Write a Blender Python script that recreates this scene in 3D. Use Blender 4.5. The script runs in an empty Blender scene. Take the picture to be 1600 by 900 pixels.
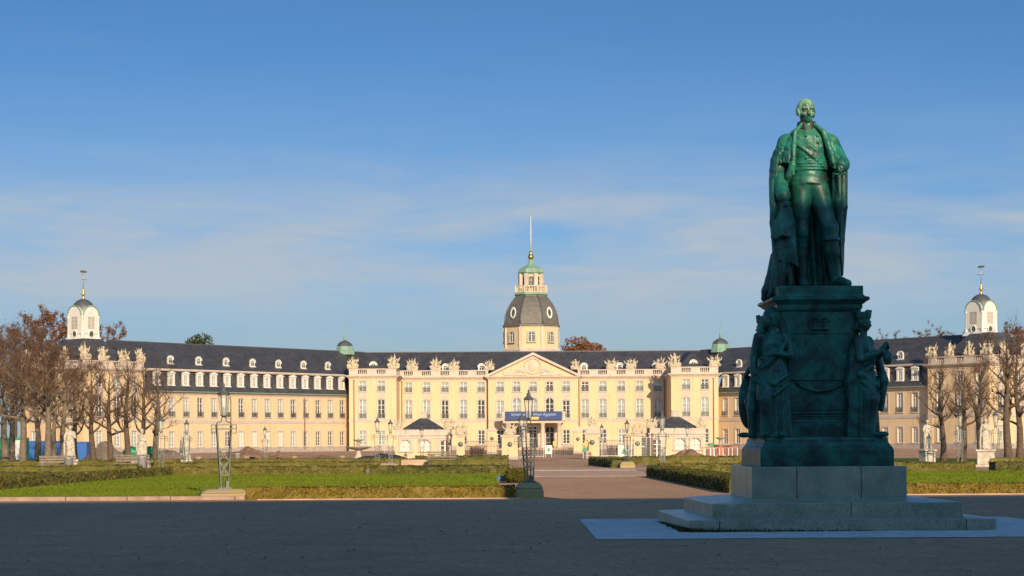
import bpy, math, random
import numpy as np
from mathutils import Vector, Matrix

PI = math.pi
R = math.radians
scene = bpy.context.scene
COL = scene.collection
F_PX, CAM_H, ROLL = 3200.0, 1.6, R(0.35)
AX = 3.6                       # the palace axis


def at(px, py, d):
    """point of the place that the photograph shows at (px, py), d metres ahead"""
    u, v = px - 800.0, 688.0 - py
    c, s = math.cos(ROLL), math.sin(ROLL)
    u0, v0 = u * c + v * s, -u * s + v * c
    return Vector((u0 * d / F_PX, d, CAM_H + v0 * d / F_PX))


def sstep(a, b, x):
    t = np.clip((x - a) / (b - a), 0, 1)
    return t * t * (3 - 2 * t)


def gz(y):
    return float(-0.2 * sstep(120, 185, y) * (1 - sstep(235, 300, y)))


# ------------------------------------------------------------------ objects
def setp(o, label=None, cat=None, group=None, kind=None):
    if label: o['label'] = label
    if cat: o['category'] = cat
    if group: o['group'] = group
    if kind: o['kind'] = kind
    return o


def empty(name, loc=(0, 0, 0), rz=0.0, label=None, cat=None, group=None, parent=None):
    o = bpy.data.objects.new(name, None)
    o.empty_display_size = 0.2
    COL.objects.link(o)
    o.location = loc
    o.rotation_euler = (0, 0, rz)
    if parent: o.parent = parent
    return setp(o, label, cat, group)


def link(name, me, parent=None, loc=(0, 0, 0), rz=0.0):
    o = bpy.data.objects.new(name, me)
    COL.objects.link(o)
    o.location = loc
    o.rotation_euler = (0, 0, rz)
    if parent: o.parent = parent
    return o


def copy_tree(o, parent=None):
    c = o.copy()
    COL.objects.link(c)
    if parent: c.parent = parent
    for ch in list(o.children):
        copy_tree(ch, c)
    return c


def mesh_np(name, V, Fq, mat, smooth=True):
    me = bpy.data.meshes.new(name)
    n, m = len(V), len(Fq)
    me.vertices.add(n)
    me.vertices.foreach_set('co', np.asarray(V, np.float32).ravel())
    k = Fq.shape[1]
    me.loops.add(m * k)
    me.polygons.add(m)
    me.loops.foreach_set('vertex_index', np.asarray(Fq, np.int32).ravel())
    me.polygons.foreach_set('loop_start', np.arange(0, m * k, k, dtype=np.int32))
    try:
        me.polygons.foreach_set('loop_total', np.full(m, k, np.int32))
    except Exception:
        pass
    me.update(calc_edges=True)
    me.validate()
    if smooth:
        me.polygons.foreach_set('use_smooth', np.ones(len(me.polygons), bool))
    me.materials.append(mat)
    return me


class MB:
    """collects shapes, built as ONE mesh"""
    def __init__(self):
        self.v, self.f, self.m, self.s = [], [], [], []

    def add(self, vs, fs, mi=0, sm=False):
        b = len(self.v)
        self.v += [tuple(p) for p in vs]
        for f in fs:
            self.f.append(tuple(i + b for i in f)); self.m.append(mi); self.s.append(sm)
        return self

    def quad(self, a, b, c, d, mi=0):
        return self.add([a, b, c, d], [(0, 1, 2, 3)], mi)

    def box(self, x0, x1, y0, y1, z0, z1, mi=0, M=None):
        vs = [(x0, y0, z0), (x1, y0, z0), (x1, y1, z0), (x0, y1, z0),
              (x0, y0, z1), (x1, y0, z1), (x1, y1, z1), (x0, y1, z1)]
        if M is not None: vs = [M @ Vector(p) for p in vs]
        return self.add(vs, [(3, 2, 1, 0), (4, 5, 6, 7), (0, 1, 5, 4), (1, 2, 6, 5), (2, 3, 7, 6), (3, 0, 4, 7)], mi)

    def hexa(self, lo, hi, z0, z1, mi=0):
        """frustum between rectangle lo=(x0,x1,y0,y1) at z0 and hi at z1"""
        a, b = lo, hi
        vs = [(a[0], a[2], z0), (a[1], a[2], z0), (a[1], a[3], z0), (a[0], a[3], z0),
              (b[0], b[2], z1), (b[1], b[2], z1), (b[1], b[3], z1), (b[0], b[3], z1)]
        return self.add(vs, [(3, 2, 1, 0), (4, 5, 6, 7), (0, 1, 5, 4), (1, 2, 6, 5), (2, 3, 7, 6), (3, 0, 4, 7)], mi)

    def bar(self, a, b, w, t=None, mi=0):
        """square bar from a to b"""
        a, b = Vector(a), Vector(b)
        return self.tube([a, b], [w / 2 * 1.414] * 2, 4, mi, sm=False)

    def tube(self, pts, rs, n=6, mi=0, cap=True, sm=True):
        pts = [Vector(p) for p in pts]
        rings = []
        prev = None
        for i, p in enumerate(pts):
            if i == 0: t = pts[1] - pts[0]
            elif i == len(pts) - 1: t = pts[-1] - pts[-2]
            else: t = pts[i + 1] - pts[i - 1]
            if t.length < 1e-9: t = Vector((0, 0, 1))
            t.normalize()
            if prev is None:
                ref = Vector((0, 1, 0)) if abs(t.y) < 0.9 else Vector((1, 0, 0))
                a = t.cross(ref).normalized()
            else:
                a = prev - t * prev.dot(t)
                if a.length < 1e-6: a = t.orthogonal()
                a.normalize()
            prev = a
            b = t.cross(a)
            off = PI / n
            rings.append([p + (a * math.cos(2 * PI * k / n + off) + b * math.sin(2 * PI * k / n + off)) * rs[i] for k in range(n)])
        vs = [q for r in rings for q in r]
        fs = []
        for i in range(len(pts) - 1):
            for k in range(n):
                k2 = (k + 1) % n
                fs.append((i * n + k, i * n + k2, (i + 1) * n + k2, (i + 1) * n + k))
        if cap:
            fs.append(tuple(range(n - 1, -1, -1)))
            fs.append(tuple((len(pts) - 1) * n + k for k in range(n)))
        return self.add(vs, fs, mi, sm)

    def lathe(self, prof, n=16, c=(0, 0), mi=0, sm=True, off=0.0, sx=1.0, sy=1.0):
        vs, fs = [], []
        for r, z in prof:
            for k in range(n):
                a = 2 * PI * (k + off) / n
                vs.append((c[0] + r * sx * math.cos(a), c[1] + r * sy * math.sin(a), z))
        for i in range(len(prof) - 1):
            for k in range(n):
                k2 = (k + 1) % n
                fs.append((i * n + k, i * n + k2, (i + 1) * n + k2, (i + 1) * n + k))
        fs.append(tuple(range(n - 1, -1, -1)))
        fs.append(tuple((len(prof) - 1) * n + k for k in range(n)))
        return self.add(vs, fs, mi, sm)

    def prism(self, poly, y0, y1, mi=0):
        """outline in (x, z), counter-clockwise seen from -y, extruded from y0 (front) to y1"""
        n = len(poly)
        vs = [(x, y0, z) for x, z in poly] + [(x, y1, z) for x, z in poly]
        fs = [tuple(range(n)), tuple(range(2 * n - 1, n - 1, -1))]
        for k in range(n):
            k2 = (k + 1) % n
            fs.append((k, k + n, k2 + n, k2))
        return self.add(vs, fs, mi)

    def mesh(self, name, mats, smooth=None):
        me = bpy.data.meshes.new(name)
        me.from_pydata(self.v, [], self.f)
        if not isinstance(mats, (list, tuple)): mats = [mats]
        for m in mats: me.materials.append(m)
        me.polygons.foreach_set('material_index', np.array(self.m, np.int32))
        sm = np.array(self.s, bool) if smooth is None else np.full(len(self.f), smooth)
        me.polygons.foreach_set('use_smooth', sm)
        me.update()
        return me

    def build(self, name, mats, parent=None, loc=(0, 0, 0), rz=0.0, smooth=None):
        return link(name, self.mesh(name, mats, smooth), parent, loc, rz)


def bevel(o, w=0.012, seg=2):
    m = o.modifiers.new('bevel', 'BEVEL')
    m.width = w; m.segments = seg; m.limit_method = 'ANGLE'; m.angle_limit = R(40)
    return o


# ------------------------------------------------------------------ materials
class NT:
    def __init__(self, name):
        self.mat = bpy.data.materials.new(name)
        self.mat.use_nodes = True
        self.t = self.mat.node_tree
        self.t.nodes.clear()
        self.out = self.n('ShaderNodeOutputMaterial')
        self.p = self.n('ShaderNodeBsdfPrincipled')
        self.l(self.p.outputs[0], self.out.inputs[0])
        self.tc = self.n('ShaderNodeTexCoord')

    def n(self, t, **k):
        x = self.t.nodes.new(t)
        for a, b in k.items(): setattr(x, a, b)
        return x

    def l(self, a, b):
        self.t.links.new(a, b)

    def obj(self, scale=(1, 1, 1), src='Object'):
        m = self.n('ShaderNodeMapping')
        m.inputs['Scale'].default_value = scale
        self.l(self.tc.outputs[src], m.inputs[0])
        return m.outputs[0]

    def geo(self, scale=(1, 1, 1)):
        g = self.n('ShaderNodeNewGeometry')
        m = self.n('ShaderNodeMapping')
        m.inputs['Scale'].default_value = scale
        self.l(g.outputs['Position'], m.inputs[0])
        return m.outputs[0]

    def noise(self, vec, scale, det=4, rough=0.6, dist=0.0):
        x = self.n('ShaderNodeTexNoise')
        x.inputs['Scale'].default_value = scale
        x.inputs['Detail'].default_value = det
        x.inputs['Roughness'].default_value = rough
        x.inputs['Distortion'].default_value = dist
        self.l(vec, x.inputs['Vector'])
        return x.outputs[0]

    def ramp(self, fac, stops, interp='LINEAR'):
        x = self.n('ShaderNodeValToRGB')
        x.color_ramp.interpolation = interp
        e = x.color_ramp.elements
        while len(e) < len(stops): e.new(0.5)
        for i, (p, c) in enumerate(stops):
            e[i].position = p
            e[i].color = (c, c, c, 1) if isinstance(c, (int, float)) else (*c, 1)
        self.l(fac, x.inputs[0])
        return x.outputs[0]

    def mix(self, fac, a, b, mode='MIX'):
        x = self.n('ShaderNodeMix', data_type='RGBA', blend_type=mode)
        for sock, val in ((x.inputs[0], fac), (x.inputs[6], a), (x.inputs[7], b)):
            if hasattr(val, 'links') or hasattr(val, 'is_linked'): self.l(val, sock)
            elif isinstance(val, (int, float)): sock.default_value = val
            else: sock.default_value = (*val, 1)
        return x.outputs[2]

    def math(self, op, a, b=0.5):
        x = self.n('ShaderNodeMath', operation=op)
        for i, val in enumerate((a, b)):
            if hasattr(val, 'is_linked'): self.l(val, x.inputs[i])
            else: x.inputs[i].default_value = val
        return x.outputs[0]

    def bump(self, h, strength=0.3, dist=0.02):
        b = self.n('ShaderNodeBump')
        b.inputs['Strength'].default_value = strength
        b.inputs['Distance'].default_value = dist
        self.l(h, b.inputs['Height'])
        self.l(b.outputs[0], self.p.inputs['Normal'])

    def col(self, c):
        if hasattr(c, 'is_linked'): self.l(c, self.p.inputs['Base Color'])
        else: self.p.inputs['Base Color'].default_value = (*c, 1)

    def set(self, **k):
        for a, b in k.items(): self.p.inputs[a.replace('_', ' ')].default_value = b
        return self


def plain(name, c, rough=0.7, var=0.18, scale=3.0, metal=0.0, bump=0.0, bscale=40.0, spec=0.5):
    t = NT(name)
    v = t.obj()
    n = t.noise(v, scale, 5, 0.65)
    lo = tuple(x * (1 - var) for x in c); hi = tuple(min(1, x * (1 + var)) for x in c)
    t.col(t.ramp(n, [(0.3, lo), (0.7, hi)]))
    t.set(Roughness=rough, Metallic=metal)
    t.p.inputs['Specular IOR Level'].default_value = spec
    if bump: t.bump(t.noise(v, bscale, 3), bump, 0.02)
    return t.mat


def mat_stucco(name, c, c2):
    t = NT(name)
    v = t.obj()
    big = t.noise(v, 0.35, 6, 0.7)
    streak = t.noise(t.obj((1.4, 1.4, 0.12)), 1.3, 5, 0.7)
    a = t.ramp(big, [(0.3, c2), (0.65, c)])
    s = t.ramp(streak, [(0.28, 0.72), (0.5, 1.0)])
    t.col(t.mix(0.65, a, t.mix(1.0, a, s, 'MULTIPLY')))
    t.set(Roughness=0.9)
    # shallow rustication joints every 0.42 m
    sep = t.n('ShaderNodeSeparateXYZ'); t.l(v, sep.inputs[0])
    w = t.math('FRACT', t.math('MULTIPLY', sep.outputs[2], 2.4))
    j = t.math('GREATER_THAN', w, 0.1)
    t.bump(t.math('ADD', t.math('MULTIPLY', j, 0.8), t.math('MULTIPLY', t.noise(v, 25, 3), 0.3)), 0.25, 0.02)
    return t.mat


def mat_slate(name):
    t = NT(name)
    v = t.obj()
    b = t.n('ShaderNodeTexBrick')
    b.inputs['Scale'].default_value = 1.0
    b.inputs['Brick Width'].default_value = 0.42
    b.inputs['Row Height'].default_value = 0.22
    b.inputs['Mortar Size'].default_value = 0.012
    b.inputs['Color1'].default_value = (0.05, 0.052, 0.06, 1)
    b.inputs['Color2'].default_value = (0.082, 0.08, 0.084, 1)
    b.inputs['Mortar'].default_value = (0.022, 0.023, 0.026, 1)
    comb = t.n('ShaderNodeCombineXYZ'); sep = t.n('ShaderNodeSeparateXYZ')
    t.l(v, sep.inputs[0])
    t.l(t.math('ADD', sep.outputs[0], t.math('MULTIPLY', sep.outputs[1], 0.31)), comb.inputs[0])
    t.l(sep.outputs[2], comb.inputs[1])
    t.l(comb.outputs[0], b.inputs['Vector'])
    big = t.ramp(t.noise(v, 0.5, 6, 0.7), [(0.3, (0.75, 0.76, 0.8)), (0.7, (1.2, 1.16, 1.08))])
    st = t.ramp(t.noise(t.obj((2.5, 2.5, 0.25)), 1.0, 4, 0.6), [(0.3, 0.8), (0.65, 1.1)])
    t.col(t.mix(1.0, t.mix(1.0, b.outputs[0], big, 'MULTIPLY'), st, 'MULTIPLY'))
    t.set(Roughness=0.55)
    t.bump(b.outputs[0], 0.3, 0.02)
    return t.mat


def mat_bronze(name, green=0.0, zlo=0.0, zhi=1.0, gain=0.0):
    """weathered bronze: dark metal, teal patina, pale green where rain washes it"""
    t = NT(name)
    v = t.obj()
    n1 = t.noise(v, 2.2, 7, 0.7, 0.6)
    streak = t.noise(t.obj((5, 5, 0.7)), 1.6, 6, 0.7)
    fine = t.noise(v, 26, 4, 0.7)
    g = t.n('ShaderNodeNewGeometry')
    sepn = t.n('ShaderNodeSeparateXYZ'); t.l(g.outputs['Normal'], sepn.inputs[0])
    sepv = t.n('ShaderNodeSeparateXYZ'); t.l(v, sepv.inputs[0])
    mr = t.n('ShaderNodeMapRange', interpolation_type='SMOOTHSTEP')
    mr.inputs[1].default_value = zlo; mr.inputs[2].default_value = zhi
    t.l(sepv.outputs[2], mr.inputs[0])
    base = t.ramp(n1, [(0.34, (0.010, 0.017, 0.014)), (0.46, (0.009, 0.066, 0.050)), (0.62, (0.015, 0.175, 0.125)), (0.75, (0.026, 0.30, 0.20))])
    pale = t.ramp(fine, [(0.3, (0.016, 0.12, 0.075)), (0.7, (0.065, 0.28, 0.165))])
    f = t.math('ADD', t.math('MULTIPLY', sepn.outputs[2], 0.35), t.math('MULTIPLY', mr.outputs[0], gain))
    f = t.math('ADD', f, t.math('MULTIPLY', t.math('SUBTRACT', streak, 0.5), 2.6))
    f = t.math('ADD', f, green)
    f = t.ramp(f, [(0.25, 0.0), (0.75, 1.0)])
    if gain:            # the bald head, most exposed to rain, has gone palest
        m2 = t.n('ShaderNodeMapRange', interpolation_type='SMOOTHSTEP')
        m2.inputs[1].default_value = 3.0; m2.inputs[2].default_value = 3.35
        t.l(sepv.outputs[2], m2.inputs[0])
        pale = t.mix(t.math('MULTIPLY', m2.outputs[0], t.ramp(n1, [(0.25, 0.45), (0.6, 1.0)])), pale, (0.30, 0.50, 0.27))
    t.col(t.mix(f, base, pale))
    t.p.inputs['Metallic'].default_value = 0.0
    t.l(t.ramp(fine, [(0.3, 0.30), (0.7, 0.58)]), t.p.inputs['Roughness'])
    t.bump(t.math('ADD', fine, t.math('MULTIPLY', n1, 0.8)), 0.22, 0.010)
    return t.mat


def mat_granite(name, c=(0.36, 0.36, 0.29)):
    t = NT(name)
    v = t.obj()
    sp = t.noise(v, 70, 2, 0.8)
    big = t.noise(v, 1.8, 6, 0.7)
    a = t.ramp(sp, [(0.32, tuple(x * 0.45 for x in c)), (0.48, c), (0.66, tuple(x * 1.65 for x in c))])
    b = t.ramp(big, [(0.3, (0.55, 0.62, 0.55)), (0.7, (1.15, 1.12, 1.05))])
    t.col(t.mix(1.0, a, b, 'MULTIPLY'))
    t.set(Roughness=0.33)
    t.bump(sp, 0.06, 0.004)
    return t.mat


def mat_gravel(name):
    t = NT(name)
    v = t.geo()
    vor = t.n('ShaderNodeTexVoronoi'); vor.inputs['Scale'].default_value = 22
    t.l(v, vor.inputs['Vector'])
    sv = t.n('ShaderNodeSeparateColor'); t.l(vor.outputs['Color'], sv.inputs[0])
    fine = t.noise(v, 9, 5, 0.75)
    mid = t.noise(v, 0.8, 6, 0.7)
    big = t.noise(t.geo((1, 0.35, 1)), 0.09, 5, 0.65)
    peb = t.ramp(sv.outputs[0], [(0.0, (0.40, 0.235, 0.135)), (0.5, (0.52, 0.31, 0.18)), (1.0, (0.64, 0.395, 0.235))])
    f1 = t.ramp(fine, [(0.3, 0.82), (0.7, 1.14)])
    f2 = t.ramp(mid, [(0.3, (0.8, 0.8, 0.82)), (0.7, (1.14, 1.1, 1.06))])
    f3 = t.ramp(big, [(0.35, (0.82, 0.83, 0.85)), (0.65, (1.12, 1.1, 1.06))])
    c = t.mix(1.0, t.mix(1.0, t.mix(1.0, peb, f1, 'MULTIPLY'), f2, 'MULTIPLY'), f3, 'MULTIPLY')
    t.col(c)
    t.set(Roughness=0.95)
    t.p.inputs['Specular IOR Level'].default_value = 0.2
    t.bump(t.math('ADD', sv.outputs[0], t.math('MULTIPLY', fine, 1.5)), 0.4, 0.02)
    return t.mat


def mat_lawn(name):
    t = NT(name)
    v = t.geo()
    fine = t.noise(v, 30, 4, 0.8)
    mid = t.noise(v, 1.2, 6, 0.7)
    big = t.noise(v, 0.16, 4, 0.6)
    a = t.ramp(fine, [(0.3, (0.058, 0.092, 0.008)), (0.55, (0.115, 0.155, 0.013)), (0.75, (0.16, 0.195, 0.022))])
    b = t.ramp(mid, [(0.3, (0.78, 0.85, 0.8)), (0.7, (1.2, 1.12, 1.0))])
    c = t.ramp(big, [(0.35, (0.85, 0.92, 0.9)), (0.65, (1.15, 1.06, 1.0))])
    t.col(t.mix(1.0, t.mix(1.0, a, b, 'MULTIPLY'), c, 'MULTIPLY'))
    t.set(Roughness=0.9)
    t.p.inputs['Specular IOR Level'].default_value = 0.15
    t.bump(fine, 0.25, 0.02)
    return t.mat


def mat_leaf(name, stops, scale=3.0, rough=0.6, fine=18.0):
    t = NT(name)
    v = t.geo()
    n = t.math('ADD', t.math('MULTIPLY', t.noise(v, scale, 5, 0.7), 0.5), t.math('MULTIPLY', t.noise(v, fine, 3, 0.8), 0.5))
    t.col(t.ramp(n, stops))
    t.set(Roughness=rough)
    t.p.inputs['Specular IOR Level'].default_value = 0.25
    return t.mat


M = {}
M['stucco'] = mat_stucco('yellow stucco', (0.66, 0.495, 0.30), (0.615, 0.45, 0.26))
M['stone'] = plain('pale sandstone', (0.52, 0.435, 0.355), 0.85, 0.14, 1.2)
M['band'] = plain('pinkish stone band', (0.47, 0.40, 0.35), 0.85, 0.1, 1.0)
M['plinth'] = plain('grey plinth stone', (0.36, 0.31, 0.27), 0.9, 0.2, 1.5)
M['cream'] = plain('cream plaster', (0.56, 0.47, 0.34), 0.85, 0.1, 1.0)
M['white'] = plain('white paint', (0.64, 0.62, 0.56), 0.6, 0.06, 4.0)
M['slate'] = mat_slate('slate roof')
M['lead'] = plain('lead sheet', (0.075, 0.08, 0.085), 0.5, 0.2, 1.5)
M['copper'] = plain('green copper sheet', (0.19, 0.31, 0.225), 0.7, 0.22, 1.5)
M['gold'] = plain('gilded metal', (0.55, 0.38, 0.13), 0.42, 0.1, 3, 1.0)
M['pipe'] = plain('brown copper pipe', (0.20, 0.11, 0.055), 0.5, 0.2, 3)
M['iron'] = plain('grey green iron', (0.11, 0.125, 0.11), 0.5, 0.3, 12, 0.3)
M['darkiron'] = plain('dark iron', (0.045, 0.05, 0.05), 0.5, 0.3, 12, 0.3)
M['curtain'] = plain('window with pale curtains', (0.30, 0.33, 0.32), 0.12, 0.5, 1.4, spec=0.8)
M['darkpane'] = plain('dark window pane', (0.055, 0.06, 0.06), 0.08, 0.5, 1.4, spec=0.8)
M['shutter'] = plain('closed white shutter', (0.54, 0.52, 0.44), 0.5, 0.06, 3)
M['sculpt'] = plain('weathered sculpture stone', (0.46, 0.385, 0.27), 0.85, 0.3, 5.0, bump=0.3, bscale=14)
M['whitestat'] = plain('white weathered marble', (0.47, 0.42, 0.33), 0.8, 0.28, 4.0, bump=0.2, bscale=12)
M['granite'] = mat_granite('grey granite')
M['apron'] = plain('pale fine grit', (0.66, 0.62, 0.59), 0.95, 0.24, 2.2, bump=0.4, bscale=60)
M['gravel'] = mat_gravel('pinkish gravel')
M['lawn'] = mat_lawn('short lawn')
M['kerb'] = plain('red sandstone kerb', (0.33, 0.235, 0.165), 0.9, 0.3, 3.0, bump=0.4, bscale=20)
M['mossy'] = mat_leaf('mossy sandstone', [(0.35, (0.33, 0.25, 0.17)), (0.5, (0.36, 0.28, 0.15)), (0.6, (0.34, 0.27, 0.05)), (0.75, (0.42, 0.33, 0.04))], 2.2, 0.9, 9)
M['paving'] = plain('sandstone paving', (0.50, 0.33, 0.22), 0.9, 0.25, 1.2, bump=0.3, bscale=12)
M['hedge'] = mat_leaf('box hedge', [(0.3, (0.05, 0.042, 0.006)), (0.5, (0.155, 0.115, 0.014)), (0.7, (0.27, 0.185, 0.035))], 2.0)
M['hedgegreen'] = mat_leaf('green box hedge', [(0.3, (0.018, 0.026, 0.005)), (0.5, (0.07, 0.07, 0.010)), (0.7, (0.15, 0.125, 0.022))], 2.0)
M['bark'] = plain('grey brown bark', (0.105, 0.075, 0.05), 0.95, 0.4, 5.0, bump=0.6, bscale=18)
M['twig'] = plain('brown twigs', (0.105, 0.058, 0.036), 0.9, 0.3, 5.0)
M['russet'] = mat_leaf('russet withered leaves', [(0.3, (0.085, 0.038, 0.022)), (0.5, (0.17, 0.075, 0.035)), (0.7, (0.26, 0.125, 0.055))], 1.5)
M['evergreen'] = mat_leaf('dark needles', [(0.3, (0.02, 0.03, 0.012)), (0.5, (0.05, 0.065, 0.02)), (0.7, (0.10, 0.11, 0.035))], 0.8)
M['soil'] = plain('brown soil', (0.20, 0.12, 0.07), 0.95, 0.4, 2.0, bump=0.7, bscale=6)
M['greysoil'] = plain('grey brown soil', (0.15, 0.115, 0.085), 0.95, 0.4, 2.0, bump=0.7, bscale=6)
M['tarp'] = plain('dark tarpaulin', (0.03, 0.033, 0.04), 0.6, 0.3, 2.0, bump=0.6, bscale=4)
M['blue'] = plain('blue painted steel', (0.015, 0.11, 0.36), 0.5, 0.15, 2.0)
M['green'] = plain('green painted steel', (0.02, 0.26, 0.12), 0.5, 0.15, 2.0)
M['orange'] = plain('red and orange plastic', (0.50, 0.13, 0.07), 0.5, 0.15, 3.0)
M['banner'] = plain('dark blue banner cloth', (0.028, 0.055, 0.16), 0.7, 0.12, 1.0)
M['bannertext'] = plain('pale blue lettering', (0.36, 0.42, 0.62), 0.7, 0.05, 1.0)
M['yellow'] = plain('ochre paint', (0.62, 0.42, 0.10), 0.6, 0.1, 1.0)
M['board'] = plain('white board', (0.70, 0.68, 0.63), 0.6, 0.08, 1.0)
M['galv'] = plain('galvanised wire', (0.42, 0.42, 0.41), 0.45, 0.15, 8, 0.5)
M['wood'] = plain('weathered bench wood', (0.20, 0.16, 0.12), 0.85, 0.3, 6)
M['bronze_top'] = mat_bronze('bronze with pale green patina', -0.30, 2.0, 2.9, 0.74)
M['bronze'] = mat_bronze('bronze with dark teal patina', -0.12)
M['darkbronze'] = plain('dark brown bronze', (0.035, 0.028, 0.025), 0.4, 0.3, 6)
M['bluegrey'] = plain('blue grey fill', (0.06, 0.13, 0.20), 0.7, 0.2, 3)
M['domeslate'] = plain('weathered grey brown slate', (0.125, 0.115, 0.10), 0.6, 0.25, 1.2, bump=0.3, bscale=5)
M['hedgemid'] = mat_leaf('olive box hedge', [(0.3, (0.035, 0.036, 0.006)), (0.5, (0.105, 0.095, 0.014)), (0.7, (0.19, 0.15, 0.03))], 1.2)
M['palebark'] = plain('pale grey bark', (0.165, 0.125, 0.085), 0.95, 0.4, 4.0, bump=0.6, bscale=14)
M['polepaint'] = plain('pale green pole paint', (0.40, 0.46, 0.38), 0.6, 0.15, 1)
M['house'] = plain('grey house plaster', (0.66, 0.62, 0.56), 0.9, 0.1, 0.5)


def mat_lampglass():
    t = NT('old lamp glass')
    t.p.inputs['Base Color'].default_value = (0.75, 0.78, 0.70, 1)
    t.p.inputs['Roughness'].default_value = 0.15
    t.p.inputs['Alpha'].default_value = 0.35
    t.p.inputs['IOR'].default_value = 1.2
    return t.mat


M['lampglass'] = mat_lampglass()
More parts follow.
